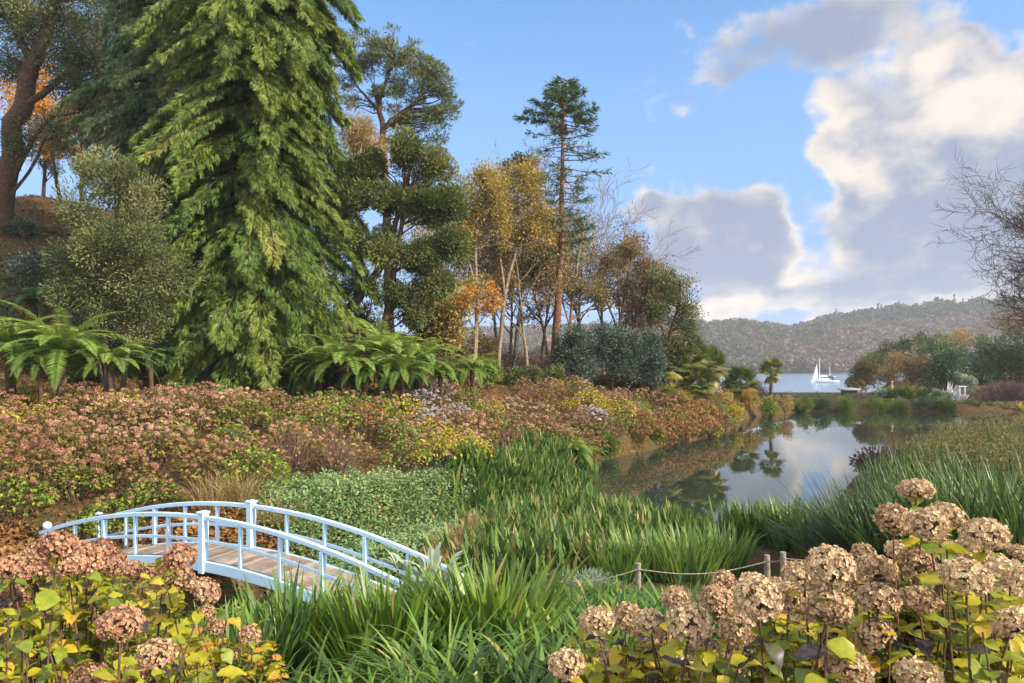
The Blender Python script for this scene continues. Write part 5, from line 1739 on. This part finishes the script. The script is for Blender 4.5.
# ------------------------------------------------------------------ rope fence
post_m = mat('weathered_post', (.27, .25, .22), .9, .15, ((.16, .14, .12), 14), .4, 25)
rope_m = mat('pale_rope', (.28, .27, .24), .85, .1, ((.16, .15, .13), 30))
tops = []
for px, py, Y, lab in [(546, 574, 12.2, 'weathered rope post hidden to its tip in leaves, leftmost of the rope fence'), (638, 563, 12, 'weathered wooden rope post standing alone in front of the irises'), (767, 555, 12, 'weathered rope post, left one of the close pair'), (783, 552, 11.6, 'weathered rope post, right one of the close pair'), (868, 545, 11, 'rope post at the foot of the reeds behind the dried heads')]:
    c = W(px, py, Y)
    gv = g1(c[0], c[1])
    g = Geo()
    hh = c[2] - gv
    tube(g, [(0, 0, -.2), (.006, 0, hh * .5), (0, 0, hh)], [.05, .048, .045], 10, 0, .5, lump=.05)
    tag(g.build('rope_post', post_m, None, (c[0], c[1], gv)), lab, 'post', 'rope posts')
    tops.append(np.array((c[0], c[1] - .05, c[2] - .09)))
g = Geo()
for a, b2 in zip(tops[:-1], tops[1:]):
    s_ = np.linspace(0, 1, 16)[:, None]
    q = a * (1 - s_) + b2 * s_
    q[:, 2] -= .13 * np.linalg.norm(b2 - a) / 2 * np.sin(s_[:, 0] * PI)
    tube(g, q, .009, 7, 0, .5)
tag(g.build('fence_rope', rope_m), 'pale sagging rope strung between the weathered posts', 'rope')


# ------------------------------------------------------------------ foreground hydrangeas
def head_hi(nf, R, squash, pm='near_petal'):
    """a mophead of four-petalled papery florets"""
    g = Geo()
    i = np.arange(nf) + .5
    ph = np.arccos(1 - 1.72 * i / nf)
    th = PI * (1 + 5 ** .5) * i
    u = np.stack([np.cos(th) * np.sin(ph), np.sin(th) * np.sin(ph), np.cos(ph)], -1)
    u = nrm(u + rng.normal(0, .09, u.shape))
    rr = R * rng.uniform(.84, 1.06, (nf, 1))
    C = u * rr * np.array((1, 1, squash))
    nrmv = nrm(u + rng.normal(0, .33, u.shape))
    A = nrm(np.cross(nrmv, rand_unit(nf)))
    B = np.cross(nrmv, A)
    ft = rng.normal(.52, .16, nf)
    fs = R * rng.uniform(.12, .185, nf)
    for k in range(4):
        a = k * PI / 2 + rng.normal(0, .12, nf)
        D = A * np.cos(a)[:, None] + B * np.sin(a)[:, None] + nrmv * rng.uniform(.05, .75, (nf, 1))
        D = nrm(D)
        Sd = nrm(np.cross(D, nrmv))
        L_ = fs * rng.uniform(.8, 1.15, nf)
        w_ = L_ * .92
        # petal: a hexagon-like cupped blade of two quads
        c0 = C
        m1 = C + D * (L_ * .5)[:, None]
        tip = C + D * (L_)[:, None] + nrmv * (L_ * .12 * rng.normal(0, 1.2, nf))[:, None]
        l1 = m1 + Sd * (w_ * .5)[:, None] + nrmv * (L_ * .16)[:, None]
        r1 = m1 - Sd * (w_ * .5)[:, None] + nrmv * (L_ * .16)[:, None]
        l2 = C + D * (L_ * .86)[:, None] + Sd * (w_ * .36)[:, None] + nrmv * (L_ * .1)[:, None]
        r2 = C + D * (L_ * .86)[:, None] - Sd * (w_ * .36)[:, None] + nrmv * (L_ * .1)[:, None]
        V = np.stack([c0, l1, l2, tip, r2, r1], 1)
        base = (np.arange(nf) * 6)[:, None]
        Fc = np.concatenate([base + np.array([[0, 1, 2, 3]]), base + np.array([[0, 3, 4, 5]])], 0)
        tt = ft + rng.normal(0, .09, nf)
        g.add(V.reshape(-1, 3), Fc, 0, np.concatenate([tt, tt]))
    n = (nf + 1) // 2
    segs(g, np.repeat(np.array([[0, 0, -R * .55]]), n, 0), C[::2] * .93, np.full(n, .0012), np.full(n, .0008), 3, 1)
    return g.mesh('flower_head', [M[pm], stem_m])


M['near_petal_red'] = leaf_mat('russet_dried_petal', [(0, (0.14, 0.0684, 0.0456)), (0.3, (0.292, 0.148, 0.0912)), (0.6, (0.443, 0.257, 0.16)), (0.85, (0.572, 0.388, 0.251)), (1, (0.41, 0.41, 0.182))], .28, .7, .12, .25, .42)
HH = [head_hi(nf, .1, sq) for nf, sq in ((230, .74), (250, .8), (210, .66), (260, .86), (220, .7))]
HR = [head_hi(nf, .1, sq, 'near_petal_red') for nf, sq in ((230, .74), (250, .82), (215, .68), (240, .86))]


def big_leaf(g, p, d, n, L, Wd, tint, droop=.5, fold=.25):
    """one broad hydrangea leaf with folded blade and wavy edge"""
    rows = 8
    d = nrm(np.asarray(d, float))
    sd = nrm(np.cross(d, n))
    nn = np.cross(sd, d)
    s_ = np.linspace(0, 1, rows)
    wv = Wd * .5 * np.array([.05, .55, .9, 1.0, .92, .68, .36, .02])
    ang = -droop * s_ ** 1.3 + rng.normal(0, .04, rows)
    ds = L / (rows - 1)
    f = np.concatenate([[0], np.cumsum(np.cos(ang[:-1]) * ds)])
    h = np.concatenate([[0], np.cumsum(np.sin(ang[:-1]) * ds)])
    c = np.asarray(p) + d * f[:, None] + nn * h[:, None]
    wob = rng.normal(0, .06, (rows, 2)) * Wd
    e1 = c + sd * wv[:, None] + nn * (wv * fold + wob[:, 0])[:, None]
    e2 = c - sd * wv[:, None] + nn * (wv * fold + wob[:, 1])[:, None]
    V = np.stack([e1, c, e2], 1).reshape(-1, 3)
    i = np.arange(rows - 1)[:, None] * 3
    Fc = np.concatenate([i + np.array([[0, 1, 4, 3]]), i + np.array([[1, 2, 5, 4]])], 0)
    g.add(V, Fc, 0, np.clip(tint + rng.normal(0, .02, len(Fc)), .001, .999), True)


def near_bush(lab, heads, base_px, base_Y, nshoot, tb, leafL=.125, low=.0, dark=.12, HH=HH):
    """heads: (px, py, radius px). Every head sits on a stem with leaf pairs; more leafy shoots fill the bush"""
    H3 = []
    for px, py, r in heads:
        Yh = 66.0 / (r + 1.0) if r > 9 else 5.6
        Yh = min(max(Yh, 2.3), 5.4)
        H3.append((W(px, py, Yh), r * Yh / F))
    base = gpos(base_px, base_Y, -.05)
    root = thing('hydrangea_bush', lab, 'hydrangea', base, 0, 'hydrangeas in the foreground')
    gl = Geo()
    B3 = np.array([h[0] for h in H3])
    ctr2 = np.array((base[0], base[1]))

    def stem(top, foot, r0, r1):
        mid = (top + foot) / 2 + np.array((rng.normal(0, .04), rng.normal(0, .04), .05))
        return bez(foot, mid, top, 9)

    def leaves_on(q, n, hi=.97, lo=.25):
        for j in range(n):
            f = hi - (hi - lo) * (j + rng.random() * .6) / n
            k = min(int(f * 8), 7)
            p = q[k] * (1 - (f * 8 - k)) + q[k + 1] * (f * 8 - k)
            a0 = rng.random() * 6.28
            for e in (0, PI):
                if rng.random() < .2:
                    continue
                a = a0 + e + rng.normal(0, .3)
                el = rng.normal(.2, .4)
                d = np.array((math.cos(a) * math.cos(el), math.sin(a) * math.cos(el), math.sin(el)))
                L_ = leafL * rng.uniform(.6, 1.25) * (1.0 if f < .9 else .75)
                t_ = rng.uniform(.0, .12) if rng.random() < dark else np.clip(rng.normal(tb + .16 * (f - .6), .17), .17, 1)
                big_leaf(gl, p - base, d, (rng.normal(0, .25), rng.normal(0, .25), 1), L_, L_ * rng.uniform(.55, .75), t_, rng.uniform(.1, 1.3), rng.uniform(-.05, .5))

    for c, r in H3:
        foot2 = ctr2 * .35 + c[:2] * .65 + rng.normal(0, .12, 2)
        foot = np.array((foot2[0], foot2[1], g1(*foot2) - .05))
        q = stem(c - np.array((0, 0, r * .35)), foot, .006, .004)
        g = Geo()
        tube(g, q - base, np.linspace(.0075, .0045, 9), 6, 0, .5)
        g.build('stem', stem_m, root)
        o = bpy.data.objects.new('flower_head', random.choice(HH))
        COL.objects.link(o)
        o.parent = root
        o.location = c - base
        o.rotation_euler = (rng.normal(0, .22), rng.normal(0, .22), rng.random() * 6.28)
        s_ = r / .1 * .97
        o.scale = (s_, s_, s_ * rng.uniform(.9, 1.1))
        leaves_on(q, 9)
    for i in range(nshoot):
        j = rng.integers(0, len(B3))
        k = rng.integers(0, len(B3))
        c = B3[j] * .6 + B3[k] * .4 + np.array((rng.normal(0, .14), rng.normal(0, .14), -rng.uniform(.0, .3) - low))
        foot = np.array((c[0] + rng.normal(0, .1), c[1] + rng.normal(0, .1), 0))
        foot[2] = g1(foot[0], foot[1]) - .05
        if c[2] < foot[2] + .3:
            continue
        q = stem(c, foot, .005, .003)
        g = Geo()
        tube(g, q - base, np.linspace(.0065, .0035, 9), 5, 0, .5)
        g.build('stem', stem_m, root)
        leaves_on(q, 7, 1.0, .3)
    gl.build('foliage', M['near_leaf'], root)
    return root


near_bush('hydrangea with large dried tan heads at bottom centre, leftmost of the right-hand group',
          [(597, 621, 17), (594, 640, 14), (627, 618, 15), (651, 623, 17), (639, 629, 13), (689, 623, 22), (677, 599, 15), (716, 602, 18), (724, 582, 12), (737, 629, 19), (567, 664, 18), (590, 669, 14), (621, 681, 14), (650, 652, 15), (609, 664, 16), (665, 640, 14), (705, 650, 15), (685, 668, 16), (730, 668, 16)],
          645, 3.4, 85, .62)
near_bush('hydrangea with crowded dried tan heads in front of the pair of rope posts',
          [(758, 599, 23), (756, 584, 15), (790, 596, 17), (796, 575, 14), (778, 588, 12), (830, 566, 23), (804, 576, 18), (864, 554, 12), (828, 608, 23), (815, 592, 16), (771, 602, 18), (877, 568, 19), (879, 600, 20), (848, 668, 23), (875, 635, 20), (845, 590, 13), (857, 577, 14), (838, 625, 15), (800, 622, 16), (862, 612, 13), (785, 618, 12), (748, 650, 14), (770, 665, 15), (815, 673, 15), (780, 640, 12), (815, 648, 11)],
          800, 3.1, 105, .62)
near_bush('hydrangea with the highest dried tan heads, cut by the right picture edge before the reeds',
          [(916, 490, 16), (893, 520, 17), (928, 524, 19), (946, 514, 16), (984, 535, 21), (970, 551, 15), (937, 549, 16), (899, 551, 13), (917, 564, 17), (930, 577, 16), (966, 577, 23), (919, 600, 20), (1010, 575, 20), (1008, 597, 18), (1012, 622, 21), (941, 630, 17), (919, 677, 22), (917, 650, 13), (995, 562, 12), (1020, 553, 11), (960, 604, 15), (985, 600, 14), (900, 572, 14), (950, 580, 14), (985, 575, 15), (905, 618, 14), (960, 660, 16), (990, 668, 17), (1000, 640, 14), (890, 655, 15), (975, 655, 14)],
          950, 3.1, 115, .6)
near_bush('hydrangea with reddish-tan dried heads and yellow leaves on bare stems at the lower left',
          [(12, 570, 16), (35, 574, 15), (58, 546, 18), (78, 553, 15), (38, 552, 14), (100, 552, 14), (88, 563, 15), (112, 563, 14), (68, 566, 16), (132, 570, 11), (149, 572, 10), (180, 558, 15), (178, 578, 15), (205, 590, 16), (168, 570, 12), (120, 624, 21), (156, 654, 19), (140, 668, 16), (90, 681, 20), (5, 600, 14), (25, 592, 11)],
          85, 3.6, 90, .6, .12, HH=HR)
near_bush('smaller hydrangea with bright yellow-orange leaves and small tan heads beside the dark sword leaves',
          [(250, 636, 11), (217, 625, 10), (232, 655, 8), (205, 612, 9), (190, 640, 9)], 215, 4.6, 46, .8, .11, 0, .06, HR)

for o in scene.objects:
    l_ = o.get('label')
    if l_ and not 4 <= len(l_.split()) <= 16:
        print('LONG', o.name, len(l_.split()), l_)
